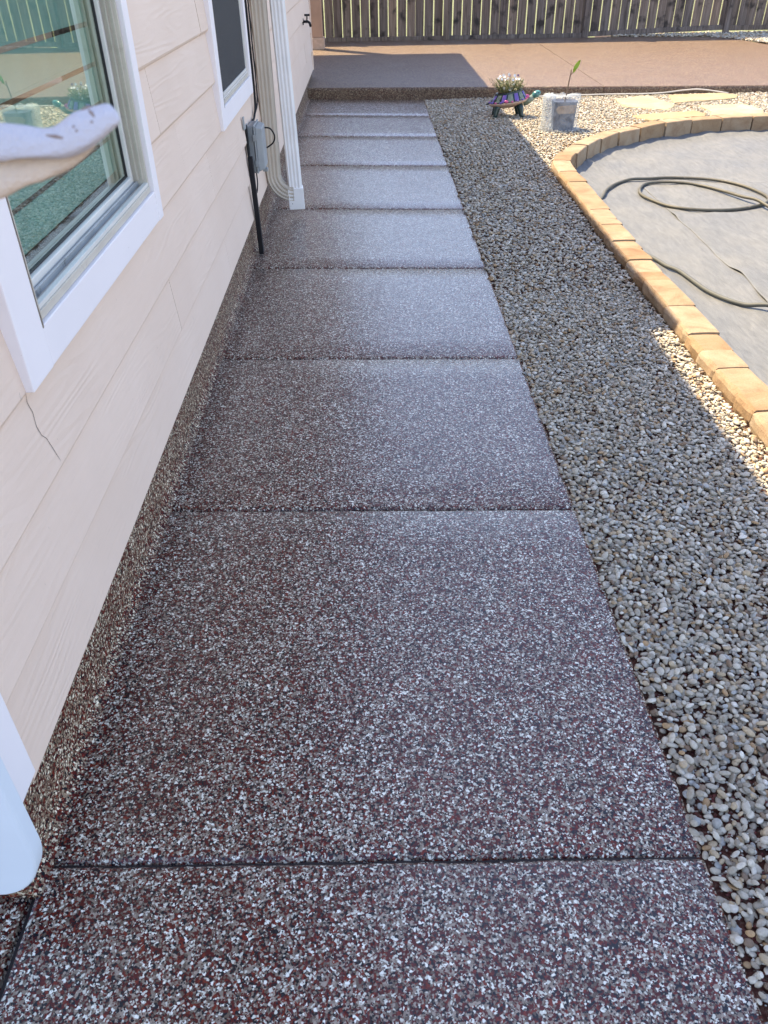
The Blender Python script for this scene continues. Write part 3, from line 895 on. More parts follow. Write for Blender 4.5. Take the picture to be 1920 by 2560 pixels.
for k in range(len(posts) - 1):
    a, b = posts[k] + .05, posts[k + 1] - .05
    za, zb_ = fz(a + .01), fz(b - .01)
    m = MB(); m.hexa([(a, FY - .038, za), (b, FY - .038, zb_), (b, FY + .004, zb_), (a, FY + .004, za), (a, FY - .038, za + .075), (b, FY - .038, zb_ + .075), (b, FY + .004, zb_ + .075), (a, FY + .004, za + .075)])
    child(m, 'kickboard', 'wood', fence, bevel=.003)
    for zr in (1.0, 1.75):
        m = MB(); m.hexa([(a, FY - .034, zr + za - .1), (b, FY - .034, zr + zb_ - .1), (b, FY + .004, zr + zb_ - .1), (a, FY + .004, zr + za - .1), (a, FY - .034, zr + za - .012), (b, FY - .034, zr + zb_ - .012), (b, FY + .004, zr + zb_ - .012), (a, FY + .004, zr + za - .012)])
        child(m, 'rail', 'wood', fence)
for px_ in posts:
    m = MB(); m.box(px_ - .048, px_ + .048, FY - .075, FY + .004, -.1, 2.0); child(m, 'fence_post', 'wood', fence, bevel=.003)

# ------------------------------------------------------------------ curved stone edging
outer = [(2.187, 1.2), (2.187, 1.9), (2.187, 2.57), (2.175, 3.07), (2.177, 3.445), (2.183, 3.79), (2.174, 4.14), (2.177, 4.5), (2.180, 4.84), (2.184, 5.24), (2.192, 5.553), (2.200, 5.965), (2.201, 6.284), (2.203, 6.66), (2.225, 6.95), (2.285, 7.20), (2.44, 7.52), (2.66, 7.86), (2.93, 8.19), (3.198, 8.40), (3.49, 8.60), (3.80, 8.745), (4.165, 8.87), (4.51, 8.93), (4.88, 8.945), (5.3, 8.93), (5.8, 8.85), (6.4, 8.6), (7.0, 8.15), (7.5, 7.5), (7.8, 6.7), (7.9, 5.8), (7.8, 4.9), (7.5, 4.0), (7.0, 3.2), (6.3, 2.5), (5.5, 1.9)]
OP = catmull([(a, b, 0) for a, b in outer], 10)
cum = [0]
for a, b in zip(OP[:-1], OP[1:]): cum.append(cum[-1] + (b - a).length)
def at(s):
    s = max(0, min(cum[-1] - 1e-4, s))
    import bisect
    i = max(0, bisect.bisect_right(cum, s) - 1); i = min(i, len(OP) - 2)
    t = (s - cum[i]) / max(1e-9, cum[i + 1] - cum[i])
    p = OP[i].lerp(OP[i + 1], t)
    tg = (OP[min(i + 3, len(OP) - 1)] - OP[max(i - 2, 0)]).normalized()
    return p, Vector((tg.y, -tg.x, 0))        # inward normal (to the right when heading +Y)
edge = root('stone_edging', (2.2, 4, -.1), 'curved row of split sandstone blocks round the grey lined bed', 'garden edging')
BW = .158
def split_block(s0, s1, z0, z1, off=0.0, w=BW, ragged=.008):
    n_ = 9; prof_rows = []; saw = random.uniform(.002, .018)
    seed = random.random() * 50
    for k in range(n_ + 1):
        s = s0 + (s1 - s0) * k / n_
        p, nrm = at(s)
        ek = 1 - abs(2 * k / n_ - 1)
        rr = lambda q, a=ragged: a * noise.noise((s * 22, q * 3.1 + seed, seed))
        dz = .0025 * noise.noise((s * 9, seed, 1)) + tz * (k / n_ - .5)
        sh = .0 if 0 < k < n_ else .005
        off_ = off; off = off + saw * (.5 - k / n_)
        pts = [(off + .006 + rr(0) + sh, z0), (off + rr(1) + sh, z0 + (z1 - z0) * .35), (off + .002 + rr(2) + sh, z0 + (z1 - z0) * .72),
               (off + .010 + rr(3) * .8, z1 - .010 + dz), (off + .020 + rr(4) * .6, z1 - .001 - sh * .5 + dz), (off + w * .6, z1 + dz - sh * .3),
               (off + w - .006, z1 - .001 - sh * .4 + dz), (off + w - sh * .4, z1 - .007 + dz), (off + w + .002, z0)]
        tt = Vector((-nrm.y, nrm.x, 0))
        base = p
        prof_rows.append([tuple(base + nrm * q + Vector((0, 0, z))) for q, z in pts]); off = off_
    m = MB(); m.loft(prof_rows)
    return m
tz = 0
s = 0.05
while s < cum[-1] - .3:
    L = random.uniform(.33, .39)
    tz = random.uniform(-.006, .006)
    p, _ = at(s + L / 2)
    zt = .040 + random.uniform(-.007, .007)
    if random.random() < .35 and p.y < 5.5 and p.x < 3:
        k = s + L * random.uniform(.35, .6)
        m = split_block(s, k - .001, -.045, zt); child(m, 'block', 'block', edge)
        tz = random.uniform(-.004, .004)
        m = split_block(k + .001, s + L - .009, -.045, zt - .004, off=.004, w=BW - .004); child(m, 'block', 'block', edge)
    else:
        m = split_block(s, s + L - .009, -.045 if p.y < 6.6 and p.x < 3 else -.115, zt, off=random.uniform(-.004, .004)); child(m, 'block', 'block', edge)
    s += L
s = .2; tz = 0
while s < 6.2:
    L = random.uniform(.34, .40)
    m = split_block(s, s + L - .004, -.15, -.047, off=-.016 + random.uniform(-.004, .004), w=BW + .012); child(m, 'block', 'block', edge)
    s += L

# liner fabric inside the ring: the shape of the ring, gently rumpled
tag_f = None
ring_in = []
s = .05
while s < cum[-1]:
    p, nrm = at(s); ring_in.append(p + nrm * (BW * .72)); s += .05
def inside(x, y, poly):
    c = False; j = len(poly) - 1
    for i in range(len(poly)):
        xi, yi = poly[i].x, poly[i].y; xj, yj = poly[j].x, poly[j].y
        if (yi > y) != (yj > y) and x < (xj - xi) * (y - yi) / (yj - yi) + xi: c = not c
        j = i
    return c
def fab_z(x, y):
    z = -.108 + .010 * noise.noise((x * 1.3, y * 1.1, 0)) + .016 * noise.noise((x * 3.1 + y, y * 2.2, 4)) + .007 * abs(noise.noise((x * 5 - y * 4.1, y * 1.7 + x, 6)))
    z += .008 * noise.noise(((x - y * .35) * 7, (y + x) * 1.2, 9)) * (1 if y < 6.5 else .6)
    d = min((Vector((x, y, 0)) - q).length for q in ring_in[::5])
    z += .030 * max(0, 1 - d / .22)
    return z
step = .04; gx = np.arange(2.1, 8.1, step); gy = np.arange(1.2, 9.1, step)
m = MB(); idx = {}
for i, x in enumerate(gx):
    for j, y in enumerate(gy):
        if x > 5.6: z = -.11
        if inside(x, y, ring_in):
            idx[(i, j)] = len(m.v); m.v.append((x, y, fab_z(x, y) if x < 5.4 else -.108))
for (i, j) in list(idx):
    if (i + 1, j) in idx and (i, j + 1) in idx and (i + 1, j + 1) in idx:
        m.f.append((idx[(i, j)], idx[(i + 1, j)], idx[(i + 1, j + 1)], idx[(i, j + 1)]))
# drape the rim outward to meet the blocks
liner = root('ground_liner', (4, 5, -.11), 'pale grey landscape fabric spread wrinkled inside the stone ring', 'landscape fabric')
child(m, 'sheet', 'fabric', liner, smooth=True)
# flat bed under the liner rim, same cloth, so the edge runs under the stones
m = MB(); fan = [(p.x, p.y) for p in ring_in[::4]]
m.prism(fan, -.16, -.135); child(m, 'under_sheet', 'fabric', liner)
# overlapping second sheet: its edge runs along x = 2.92, lifted here and there
m = MB(); rows = []
seam = catmull([(2.915, 6.75, 0), (2.925, 6.3, 0), (2.92, 5.9, 0), (2.91, 5.3, 0), (2.905, 4.77, 0), (2.925, 4.6, 0), (2.90, 4.35, 0), (2.885, 4.1, 0), (2.86, 3.6, 0), (2.86, 3.0, 0)], 9)
for p in seam:
    lift = .0012 + .010 * math.exp(-((p.y - 4.66) / .09) ** 2) + .008 * math.exp(-((p.y - 5.86) / .07) ** 2) + .010 * math.exp(-((p.y - 4.22) / .10) ** 2)
    r = []
    for k in range(24):
        d = (k / 23) ** 1.6 * 1.7
        x = p.x + d; l = (lift - .0012) * math.exp(-(d / .10) ** 2) * 1.0 + .0012 + (.010 * math.exp(-((p.y - 5.86) / .05) ** 2) * math.exp(-((d - .3) / .3) ** 2))
        r.append((x, p.y, fab_z(x, p.y) + l + .0015))
    rows.append(r)
m.loft(rows, cap=False, close=False); m.f = [f for f in m.f]
o = child(m, 'overlap_sheet', 'fabric', liner, smooth=True)
sm = o.modifiers.new('solid', 'SOLIDIFY'); sm.thickness = .0015; sm.offset = 1

# ------------------------------------------------------------------ hose
def hz(x, y, r): return fab_z(x, y) + r + .004
hp = [(2.53, 6.405), (2.598, 6.57), (2.707, 6.72), (2.86, 6.83), (3.03, 6.90), (3.203, 6.92), (3.384, 6.87), (3.558, 6.772), (3.688, 6.599), (3.749, 6.401), (3.743, 6.218), (3.693, 6.098), (3.588, 6.004), (3.406, 5.955), (3.209, 5.935), (3.037, 5.979), (2.931, 6.088), (2.856, 6.252), (2.831, 6.418), (2.864, 6.568), (2.953, 6.72), (3.071, 6.771), (3.23, 6.717), (3.376, 6.605), (3.474, 6.404), (3.535, 6.181), (3.59, 6.055), (3.64, 5.886), (3.75, 5.6), (3.95, 5.2), (4.3, 4.9)]
P3 = []
for k, (x, y) in enumerate(hp):
    z = hz(x, y, .0115)
    if 24 <= k <= 27: z += .024 * (1 - abs(k - 26) / 2.6)
    P3.append((x, y, z))
P3 = [(2.46, 6.27, P3[0][2] - .012)] + P3
hs = root('garden_hose', (3.3, 6.4, -.1), 'olive grey garden hose lying in a loose double loop on the liner', 'hose')
m = MB(); m.tube(catmull(P3, 8), .0118, 12); child(m, 'tube', 'hose', hs, smooth=True)
hp2 = [(2.42, 5.0), (2.495, 4.877), (2.521, 4.77), (2.568, 4.677), (2.6, 4.523), (2.63, 4.357), (2.68, 4.218), (2.754, 4.121), (2.842, 4.035), (3.0, 3.92), (3.3, 3.8)]
h2 = root('garden_hose', (2.7, 4.3, -.1), 'single grey length of hose curving out from under the near blocks over the liner', 'hose')
m = MB(); m.tube(catmull([(x, y, hz(x, y, .012) + (.018 if x > 2.8 else 0)) for x, y in hp2], 8), .0125, 12); child(m, 'tube', 'hose_grey', h2, smooth=True)

# ------------------------------------------------------------------ flagstones
flags = {'long pale flagstone farthest from the ring, next to the patio edge': [(4.31, 10.50), (4.6, 10.56), (5.004, 10.58), (5.12, 10.40), (5.029, 10.206), (4.6, 10.08), (4.205, 9.961)],
         'pale flagstone leftmost of the four in the gravel beyond the ring': [(3.629, 10.323), (3.85, 10.43), (4.077, 10.50), (4.13, 10.15), (4.184, 9.843), (4.022, 9.544), (3.80, 9.66), (3.619, 9.762), (3.60, 10.05)],
         'narrow warmer flagstone touching the back of the stone ring': [(3.524, 9.263), (3.8, 9.34), (4.287, 9.448), (4.33, 9.25), (4.26, 9.12), (3.9, 9.03), (3.66, 8.95), (3.55, 9.08)],
         'rightmost flagstone with chipped edges, between the ring and the long one': [(4.413, 9.767), (4.7, 9.80), (4.934, 9.804), (5.02, 9.5), (4.94, 9.2), (4.6, 9.17), (4.35, 9.17), (4.44, 9.45)]}
for lb, poly in flags.items():
    pp = []
    n_ = len(poly)
    for i in range(n_):
        a, b = poly[i], poly[(i + 1) % n_]
        for k in range(6):
            t = k / 6; x = a[0] * (1 - t) + b[0] * t; y = a[1] * (1 - t) + b[1] * t
            d = .016 * noise.noise((x * 11, y * 11, 2)) + .008 * noise.noise((x * 40, y * 40, 5))
            pp.append((x + d, y - d))
    m = MB(); c = (sum(p[0] for p in pp) / len(pp), sum(p[1] for p in pp) / len(pp))
    m.v = []
    o = MB()
    rr = [(1.0, -.05), (1.0, -.016), (.985, -.010), (.93, -.006), (.6, -.004), (.25, -.004)]
    rings = [[(c[0] + (x - c[0]) * q, c[1] + (y - c[1]) * q, z + .003 * noise.noise((x * q * 6, y * q * 6, 7))) for x, y in pp] for q, z in rr]
    o.loft(rings)
    tag(o.build('flagstone', 'flag', smooth=False), lb, 'flagstone', 'flagstones in the gravel')

# thin pale edging pipe by the foot of the patio
m = MB(); m.tube(catmull([(2.55, 10.50, .0), (3.0, 10.54, .002), (3.6, 10.58, .0), (4.2, 10.61, -.004), (4.55, 10.64, .02), (4.75, 10.62, .025), (5.05, 10.55, -.01)], 8), .008, 8)
tag(m.build('edging_pipe', 'pvc', smooth=True), 'thin pale pipe lying along the foot of the raised patio slab', 'pipe')

# ------------------------------------------------------------------ gravel
def ico(sub):
    import bmesh
    bm = bmesh.new(); bmesh.ops.create_icosphere(bm, subdivisions=sub, radius=1)
    v = np.array([x.co[:] for x in bm.verts]); f = np.array([[q.index for q in x.verts] for x in bm.faces]); bm.free()
    return v, f
ring_np = [at(s)[0] for s in np.arange(0, cum[-1], .1)]
edge_poly = [p for p in ring_np]
def scatter(regions, spacing, seed):
    r = np.random.default_rng(seed); out = []
    for x0, x1, y0, y1 in regions:
        nx, ny = int((x1 - x0) / spacing), int((y1 - y0) / spacing / .866)
        X, Y = np.meshgrid(np.arange(nx), np.arange(ny))
        px = x0 + (X + .5 * (Y % 2)) * spacing + r.normal(0, spacing * .27, X.shape); py = y0 + Y * spacing * .866 + r.normal(0, spacing * .27, X.shape)
        out.append(np.stack([px.ravel(), py.ravel()], 1))
    return np.concatenate(out)
def outer_x(y):
    return np.interp(y, [p[1] for p in outer[:17]], [p[0] for p in outer[:17]])
far_xy = [(p[0], p[1]) for p in outer[13:31]]
def keep(P):
    x, y = P[:, 0], P[:, 1]
    k = np.ones(len(P), bool)
    a = y < 7.0
    k &= ~(a & (x > outer_x(y) - .004))
    # behind the ring: outside it
    fx = np.array([p[0] for p in far_xy]); fy = np.array([p[1] for p in far_xy])
    yo = np.interp(x, fx[:13], fy[:13])
    k &= ~((~a) & (x > 2.2) & (y < yo + .004))
    k &= ~((x < 1.383 + .006 * np.sin(y * 31)) & (y < 10.7))
    k &= ~(y > 10.63)
    return k
def build_pebbles(name, P, zf, sub, smin, smax, seed, thin=None):
    r = np.random.default_rng(seed); n_ = len(P)
    V, F = ico(sub)
    nv, nf = len(V), len(F)
    s = smin + (smax - smin) * r.beta(1.6, 2.6, n_)
    asp = np.stack([s * r.uniform(1.0, 1.5, n_), s * r.uniform(.70, .98, n_), s * r.uniform(.34, .62, n_)], 1) * .5
    yaw = r.uniform(0, 2 * PI, n_); t1 = r.normal(0, .32, n_); t2 = r.normal(0, .32, n_)
    def rot(ax, a):
        c, s_ = np.cos(a), np.sin(a); R = np.zeros((len(a), 3, 3)); R[:, ax, ax] = 1
        i, j = [(1, 2), (2, 0), (0, 1)][ax]
        R[:, i, i] = c; R[:, j, j] = c; R[:, i, j] = -s_; R[:, j, i] = s_; return R
    Rm = rot(2, yaw) @ rot(0, t1) @ rot(1, t2)
    # lumpy: low order deformation per pebble
    ph = r.uniform(0, 2 * PI, (n_, 3)); am = r.uniform(.04, .13, (n_, 1))
    Vd = V[None] * (1 + am[..., None] * (np.sin(V[None, :, 0:1] * 2.1 + ph[:, None, 0:1]) + np.sin(V[None, :, 1:2] * 2.6 + ph[:, None, 1:2]) * .8))
    W = np.einsum('nij,nvj->nvi', Rm, Vd * asp[:, None, :])
    W[:, :, 0] += P[:, 0][:, None]; W[:, :, 1] += P[:, 1][:, None]; W[:, :, 2] += zf[:, None]
    verts = W.reshape(-1, 3); faces = (F[None] + (np.arange(n_) * nv)[:, None, None]).reshape(-1, 3)
    me = bpy.data.meshes.new(name)
    me.vertices.add(len(verts)); me.vertices.foreach_set('co', verts.ravel().astype(np.float32))
    me.loops.add(len(faces) * 3); me.loops.foreach_set('vertex_index', faces.ravel().astype(np.int32))
    me.polygons.add(len(faces)); me.polygons.foreach_set('loop_start', (np.arange(len(faces)) * 3).astype(np.int32))
    me.polygons.foreach_set('use_smooth', np.ones(len(faces), bool))
    me.update(calc_edges=True)
    pal = np.array([(.44, .405, .34), (.51, .475, .405), (.35, .32, .265), (.56, .54, .48), (.29, .26, .215), (.43, .345, .235), (.36, .24, .13), (.21, .15, .105), (.33, .34, .34), (.62, .60, .55)])
    pr = np.array([.18, .16, .17, .09, .12, .11, .05, .04, .05, .03])
    c = pal[r.choice(len(pal), n_, p=pr)] * np.array([1.03, 1.0, .94]) * r.uniform(.85, 1.12, (n_, 1))
    ca = np.ones((n_, nv, 4), np.float32); ca[:, :, :3] = c[:, None, :]
    at_ = me.color_attributes.new('col', 'FLOAT_COLOR', 'POINT'); at_.data.foreach_set('color', ca.ravel())
    me.materials.append(M['pebble'])
    o = bpy.data.objects.new(name, me); COL.objects.link(o)
    return o
GZ = -.031
def gz(P): return GZ + np.array([.010 * noise.noise((float(x) * 1.7, float(y) * 1.7, 3)) for x, y in P])
# near part with rounder stones, sparser beside the coated edge
P = scatter([(1.36, 2.25, .25, 4.2)], .0160, 1); P = P[keep(P)]
r_ = np.random.default_rng(5)
d = P[:, 0] - XR
pth = np.where(P[:, 1] < 1.35, np.clip(.72 + d * 2.2 + .55 * np.array([noise.noise((float(x) * 7, float(y) * 7, 1)) for x, y in P]), .12, 1), 1)
mask = r_.random(len(P)) < pth
P1 = P[mask]
o = build_pebbles('gravel', P1, gz(P1) - .002 + r_.uniform(-.004, .004, len(P1)), 2, .010, .028, 11)
tag(o, 'shaded grey river pebbles beside the near path', 'gravel', kind='stuff')
P = scatter([(1.36, 2.25, .25, 4.2)], .0210, 2); P = P[keep(P)]
d = P[:, 0] - XR
pth = np.where(P[:, 1] < 1.35, np.clip(.46 + d * 2.2, .05, .9), .85)
P2 = P[r_.random(len(P)) < pth]
o = build_pebbles('gravel', P2, gz(P2) + .009 + r_.uniform(-.003, .005, len(P2)), 2, .010, .026, 12)
tag(o, 'upper layer of shaded river pebbles beside the near path', 'gravel', kind='stuff')
P = scatter([(1.36, 2.32, 4.2, 9.0), (1.36, 5.9, 7.0, 10.66)], .0195, 3)
P = P[keep(P) & ~((P[:, 1] >= 7.0) & (P[:, 1] < 9.0) & (P[:, 0] < 2.32) & (np.arange(len(P)) % 2 == 0))]
o = build_pebbles('gravel', P, gz(P) + .001 + r_.uniform(-.006, .012, len(P)), 1, .014, .034, 13)
tag(o, 'river pebbles filling the strip and the sunny corner beyond the ring', 'gravel', kind='stuff')
P = scatter([(5.0, 9.5, 13.6, 16.0)], .034, 4)
bx_ = np.interp(P[:, 1], [13.5, 14.2, 14.8, 15.25, 15.56, 15.80], [8.1, 7.2, 7.02, 6.85, 6.5, 4.9])
P = P[(P[:, 0] > bx_ + .02)]
o = build_pebbles('gravel', P, .115 + .03 * np.clip(P[:, 1] - 15.2, 0, .8) + r_.uniform(-.008, .015, len(P)), 1, .03, .062, 14)
tag(o, 'coarser pale stones heaped at the far corner of the patio', 'gravel', kind='stuff')
m = MB(); m.add([(4.7, 15.82, .095), (7.0, 15.0, .095), (8.2, 13.5, .095), (12, 12, .095), (14, 16.0, .14), (4.7, 16.0, .12)], [(0, 1, 2, 3, 4, 5)])
tag(m.build('soil_bank', 'soil'), kind='structure')
# soil bed the pebbles lie on
m = MB(); m.add([(1.30, -.6, -.044), (2.30, -.6, -.044), (2.30, 7.0, -.044), (1.30, 7.0, -.044)], [(0, 1, 2, 3)])
M['bed'] = stone_mat('maroon_chip_soil', (.05, .018, .015), (.11, .042, .032), (.24, .17, .13), 90)
tag(m.build('gravel_bed', 'bed'), kind='structure')
m = MB(); ro = []
ro.append([(1.30, 7.001, -.055), (1.30, 10.72, -.055)])
m.add([(1.30, 7.001, -.055), (2.215, 7.001, -.055), (2.44, 7.50, -.055), (2.93, 8.17, -.055), (3.49, 8.58, -.055), (4.165, 8.85, -.055), (4.88, 8.925, -.055), (6.4, 8.58, -.055), (9, 8.0, -.055), (12, 8, -.055), (12, 10.72, -.055), (1.30, 10.72, -.055)], [tuple(range(12))])
tag(m.build('gravel_bed', 'soil'), kind='structure')
# loose coating chips spilt among the near stones
r_ = np.random.default_rng(9); n_ = 7000
cx_ = XR + .012 + np.abs(r_.normal(0, .16, n_)); cy_ = r_.uniform(.3, 2.3, n_)
vs = []; fs = []; cols = []
for i in range(n_):
    a = r_.uniform(0, 2 * PI); s = r_.uniform(.0018, .0045); z = -.041 + r_.uniform(0, .012)
    b = len(vs)
    for k in range(4):
        t = a + PI / 2 * k + r_.uniform(-.4, .4); vs.append((cx_[i] + s * math.cos(t), cy_[i] + s * math.sin(t) * .8, z + s * .4 * math.sin(t + a)))
    fs.append((b, b + 1, b + 2, b + 3))
    c = [(.62, .62, .55), (.12, .02, .015), (.09, .014, .012), (.2, .16, .13), (.12, .02, .015)][i % 5]; cols += [(*c, 1)] * 4
me = bpy.data.meshes.new('spilt_chips'); me.from_pydata(vs, [], fs)
ca = me.color_attributes.new('col', 'FLOAT_COLOR', 'POINT'); ca.data.foreach_set('color', np.array(cols, np.float32).ravel())
me.materials.append(M['pebble']); o = bpy.data.objects.new('spilt_chips', me); COL.objects.link(o)
tag(o, 'loose maroon and white chips spilt among the pebbles at the near path edge', 'chips', kind='stuff')

# ------------------------------------------------------------------ turtle planter with flowers
TXc, TYc = 2.215, 9.42
tp = root('turtle_planter', (TXc, TYc, -.03), 'turtle shaped glazed planter with purple and teal shell on dark legs', 'planter')
m = MB(); rings = []
for (rx, ry, z) in ((.10, .09, .075), (.185, .13, .10), (.212, .15, .118), (.214, .15, .128), (.20, .14, .132)):
    rings.append([(TXc + rx * math.cos(t) , TYc + ry * math.sin(t), z + .028 * math.cos(t) ** 1 * (rx / .21)) for t in [2 * PI * k / 32 for k in range(32)]])
m.loft(rings); child(m, 'rim', 't_rim', tp, smooth=True)
m = MB(); rings = []
for (rx, ry, z) in ((.198, .138, .128), (.185, .13, .16), (.155, .115, .195), (.135, .10, .215), (.145, .105, .222), (.12, .09, .222), (.118, .088, .195)):
    rings.append([(TXc + rx * math.cos(t), TYc + ry * math.sin(t), z + .024 * math.cos(t)) for t in [2 * PI * k / 32 for k in range(32)]])
m.loft(rings); child(m, 'shell', 't_dark', tp, smooth=True)
def shell_pt(t, h, out=.003):
    f = h; rx = .195 * (1 - f) + .145 * f; ry = .137 * (1 - f) + .108 * f
    return (TXc + (rx + out) * math.cos(t), TYc + (ry + out) * math.sin(t), .132 + .078 * f + .024 * math.cos(t))
for k in range(16):
    t0 = 2 * PI * k / 16; m = MB(); g = []
    wd = .13 if k % 2 else .19
    for h in (.08, .35, .65, .95):
        g.append([shell_pt(t0 - wd * (1 if k % 2 else 1 - .3 * h), h), shell_pt(t0, h, .008), shell_pt(t0 + wd * (1 if k % 2 else 1 - .3 * h), h)])
    m.loft(g, cap=False, close=False); child(m, 'shell_scute', 't_purple' if k % 2 else 't_sage', tp, smooth=True)
for k in range(20):
    t0 = 2 * PI * k / 20 + .1; p = shell_pt(t0, .02, .008); m = MB(); big = k in (14, 19, 0)
    m.ell((p[0], p[1], p[2] + (.004 if not big else .012)), (.024 if big else .014, .012, .015 if big else .009), 10, 6); child(m, 'rim_bead', 't_pink' if (k % 3 == 0 or big) else 't_purple', tp, smooth=True)
for lx, ly in ((-.13, -.075), (.125, -.075), (-.12, .08), (.11, .08)):
    m = MB(); m.tube([(TXc + lx * .85, TYc + ly * .8, .105), (TXc + lx, TYc + ly, .06), (TXc + lx * 1.1, TYc + ly * 1.1, .0), (TXc + lx * 1.16, TYc + ly * 1.2, -.035)], [.040, .034, .024, .027], 12); child(m, 'leg', 't_dark', tp, smooth=True)
m = MB(); m.tube([(TXc + .16, TYc, .11), (TXc + .22, TYc - .01, .13), (TXc + .262, TYc - .02, .165)], [.040, .034, .030], 12); child(m, 'neck', 't_sage', tp, smooth=True)
m = MB(); m.ell((TXc + .292, TYc - .02, .190), (.050, .036, .034), 16, 10, Matrix.Rotation(-.45, 3, 'Y')); hd = child(m, 'head', 't_teal', tp, smooth=True)
for sy in (-1, 1):
    m = MB(); m.ell((TXc + .308, TYc - .02 + sy * .026, .206), (.007, .006, .007), 8, 6); child(m, 'eye', 'black', hd, smooth=True)
m = MB(); m.tube([(TXc - .19, TYc, .11), (TXc - .24, TYc, .095)], [.018, .004], 8); child(m, 'tail', 't_dark', tp, smooth=True)
m = MB(); m.prism([(TXc + .118 * math.cos(2 * PI * k / 24), TYc + .088 * math.sin(2 * PI * k / 24)) for k in range(24)], .19, .208); child(m, 'potting_soil', 'soil', tp)

fl = root('potted_flowers', (TXc, TYc, .2), 'small white flowers with leggy green sprigs growing in the turtle planter', 'flowers')
r2 = random.Random(3)
st = MB(); lf = MB(); sg = MB()
tips = []
for k in range(150):
    a = r2.uniform(0, 2 * PI); q = math.sqrt(r2.random())
    bx0, by0 = TXc + .10 * q * math.cos(a), TYc + .07 * q * math.sin(a)
    L = r2.uniform(.07, .165); ex, ey = bx0 + r2.uniform(.3, 1.0) * .11 * math.cos(a) * (q + .2), by0 + .08 * math.sin(a) * q
    ez = .21 + L * (1 - .25 * q)
    P = catmull([(bx0, by0, .205), ((bx0 + ex) / 2 + r2.uniform(-.01, .01), (by0 + ey) / 2, .205 + (ez - .205) * .6), (ex, ey, ez)], 4)
    (sg if r2.random() < .55 else st).tube(P, .0012, 4, cap=False)
    tips.append(Vector((ex, ey, ez)))
    for p in P[1:]:
        for _ in range(2):
            v = Vector((r2.uniform(-1, 1), r2.uniform(-1, 1), r2.uniform(-.2, .8))).normalized(); s_ = r2.uniform(.008, .019); w = v.cross(Vector((0, 0, 1))).normalized() * s_ * .32
            (lf if r2.random() < .6 else sg).add([p, p + v * s_ * .5 + w, p + v * s_, p + v * s_ * .5 - w], [(0, 1, 2, 3)])
for mb_, nm, mt in ((st, 'stems', 'leaf'), (lf, 'foliage', 'leaf'), (sg, 'foliage', 'sprig')):
    tag(child(mb_, nm, mt, fl), kind='stuff')
spots = [(-.115, .15), (-.075, .155), (-.055, .115), (-.02, .165), (-.03, .125), (.025, .115), (.045, .15), (.03, .03), (.035, .065), (-.09, .12), (-.01, .15), (.0, .02), (-.06, .035), (.075, .155), (-.065, .14), (.055, .125), (-.13, .13), (.09, .12)]
for i, (dx, dz) in enumerate(spots):
    c = Vector((TXc + dx, TYc - .03 - r2.uniform(0, .04), .22 + dz)); nrm = Vector((r2.uniform(-.4, .4), -1, r2.uniform(.1, 1.0))).normalized()
    a1 = nrm.cross(Vector((0, 0, 1))).normalized(); a2 = nrm.cross(a1); m = MB()
    R0 = r2.uniform(.012, .018)
    for k in range(5):
        t = 2 * PI * k / 5 + r2.random() * .3; d1_ = a1 * math.cos(t) + a2 * math.sin(t); e = a1 * math.cos(t + 1.57) + a2 * math.sin(t + 1.57)
        m.add([c, c + d1_ * R0 * .6 + e * R0 * .45, c + d1_ * R0 + nrm * .003, c + d1_ * R0 * .6 - e * R0 * .45], [(0, 1, 2, 3)])
    fo = child(m, 'flower', 'petal_purple' if i in (13, 10) else 'petal', fl)
    if i in (7, 3, 5):
        m = MB(); m.ell(c + nrm * .003, (.004, .004, .004), 6, 5); child(m, 'flower_centre', 'black', fo)

# ------------------------------------------------------------------ bagged sapling
BX, BY = 2.61, 8.66
bgp = root('bagged_pot', (BX, BY, -.03), 'clear plastic bag wrapped round a nursery pot, standing in the sunny gravel', 'bag')
def sq_ring(cx, cy, rx, ry, z, n_=40, e=2.7, wob=0.0, sd_=0):
    out = []
    for k in range(n_):
        t = 2 * PI * k / n_; c_, s_ = math.cos(t), math.sin(t)
        q = (abs(c_) ** e + abs(s_) ** e) ** (-1 / e)
        w = 1 + wob * noise.noise((c_ * 2.4, s_ * 2.4, z * 9 + sd_)) + wob * .6 * noise.noise((c_ * 7, s_ * 7, z * 5 + sd_))
        out.append((cx + rx * q * c_ * w, cy + ry * q * s_ * w, z + (.02 * wob * 6) * noise.noise((c_ * 3, s_ * 3, z * 3 + 4))))
    return out
m = MB()
m.loft([sq_ring(BX + .01, BY, rx, ry, z, wob=wb) for rx, ry, z, wb in ((.20, .15, -.035, .06), (.195, .145, -.01, .08), (.178, .13, .04, .09), (.172, .125, .12, .10), (.172, .125, .20, .10), (.178, .125, .262, .12), (.17, .12, .282, .16), (.12, .08, .285, .22), (.06, .04, .275, .2))])
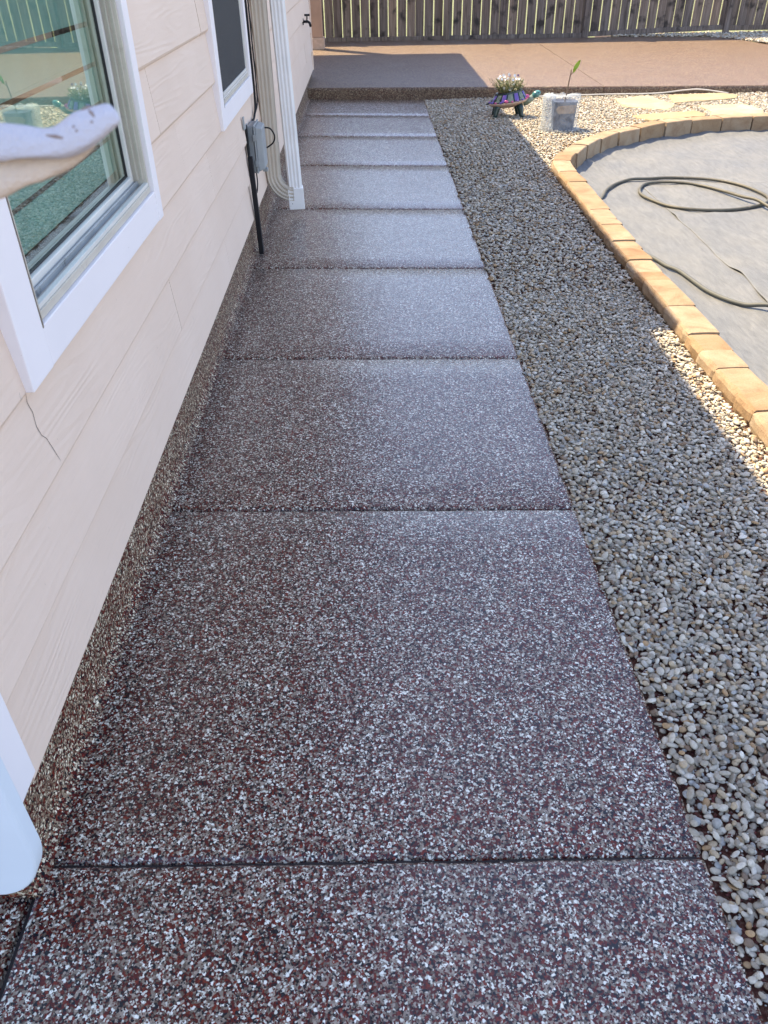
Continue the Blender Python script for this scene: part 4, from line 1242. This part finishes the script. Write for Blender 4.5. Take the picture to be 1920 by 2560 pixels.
o = child(m, 'bag', 'bag', bgp, smooth=True)
m = MB(); m.loft([sq_ring(BX + .045, BY, rx, ry, z, e=4) for rx, ry, z in ((.105, .085, -.03), (.118, .095, .22), (.123, .10, .222), (.123, .10, .235), (.10, .08, .225))]); pt_ = child(m, 'pot', 'potdark', bgp)
m = MB(); m.add([(BX - .03, BY - .098, .13), (BX + .13, BY - .098, .135), (BX + .14, BY - .100, .21), (BX - .035, BY - .100, .20), (BX - .055, BY - .099, .17)], [(0, 1, 2, 3, 4)])
child(m, 'label', 'root', bgp)
m = MB()
m.loft([sq_ring(BX - .115, BY - .02, rx, ry, z, wob=.2, sd_=5) for rx, ry, z in ((.055, .10, -.03), (.05, .10, .08), (.05, .10, .2), (.055, .10, .27), (.045, .08, .295), (.02, .03, .30))])
child(m, 'bag_fold', 'bag', bgp, smooth=True)
sp = root('sapling', (2.67, BY, .22), 'bare leafless twig with one bright green leaf rising from the bagged pot', 'sapling')
m = MB(); m.tube(catmull([(2.655, BY, .2), (2.665, BY, .30), (2.675, BY, .39), (2.684, BY, .475), (2.686, BY, .505)], 6), [.0075] * 6 + [.006] * 12 + [.005] * 7, 8); stem = child(m, 'stem', 'bark', sp, smooth=True)
m = MB(); m.tube([(2.682, BY, .455), (2.70, BY, .475), (2.715, BY, .50)], [.004, .003, .002], 6); child(m, 'twig', 'bark', sp, smooth=True)
for (a, b, w, lean_) in (((2.705, .49), (2.762, .585), .020, .0), ((2.70, .475), (2.728, .515), .010, .01)):
    m = MB(); A = Vector((a[0], BY, a[1])); B = Vector((b[0], BY - lean_, b[1])); d = B - A; nn = Vector((-d.z, 0, d.x)).normalized(); g = []
    for k in range(8):
        t = k / 7; ww = w * math.sin(PI * min(1, t * .93 + .05)) ** .8; c = A + d * t
        g.append([c - nn * ww + Vector((0, -.006, 0)), c + Vector((0, .004, 0)), c + nn * ww + Vector((0, -.006, 0))])
    m.loft(g, cap=False, close=False); child(m, 'leaf', 'newleaf', sp, smooth=True)
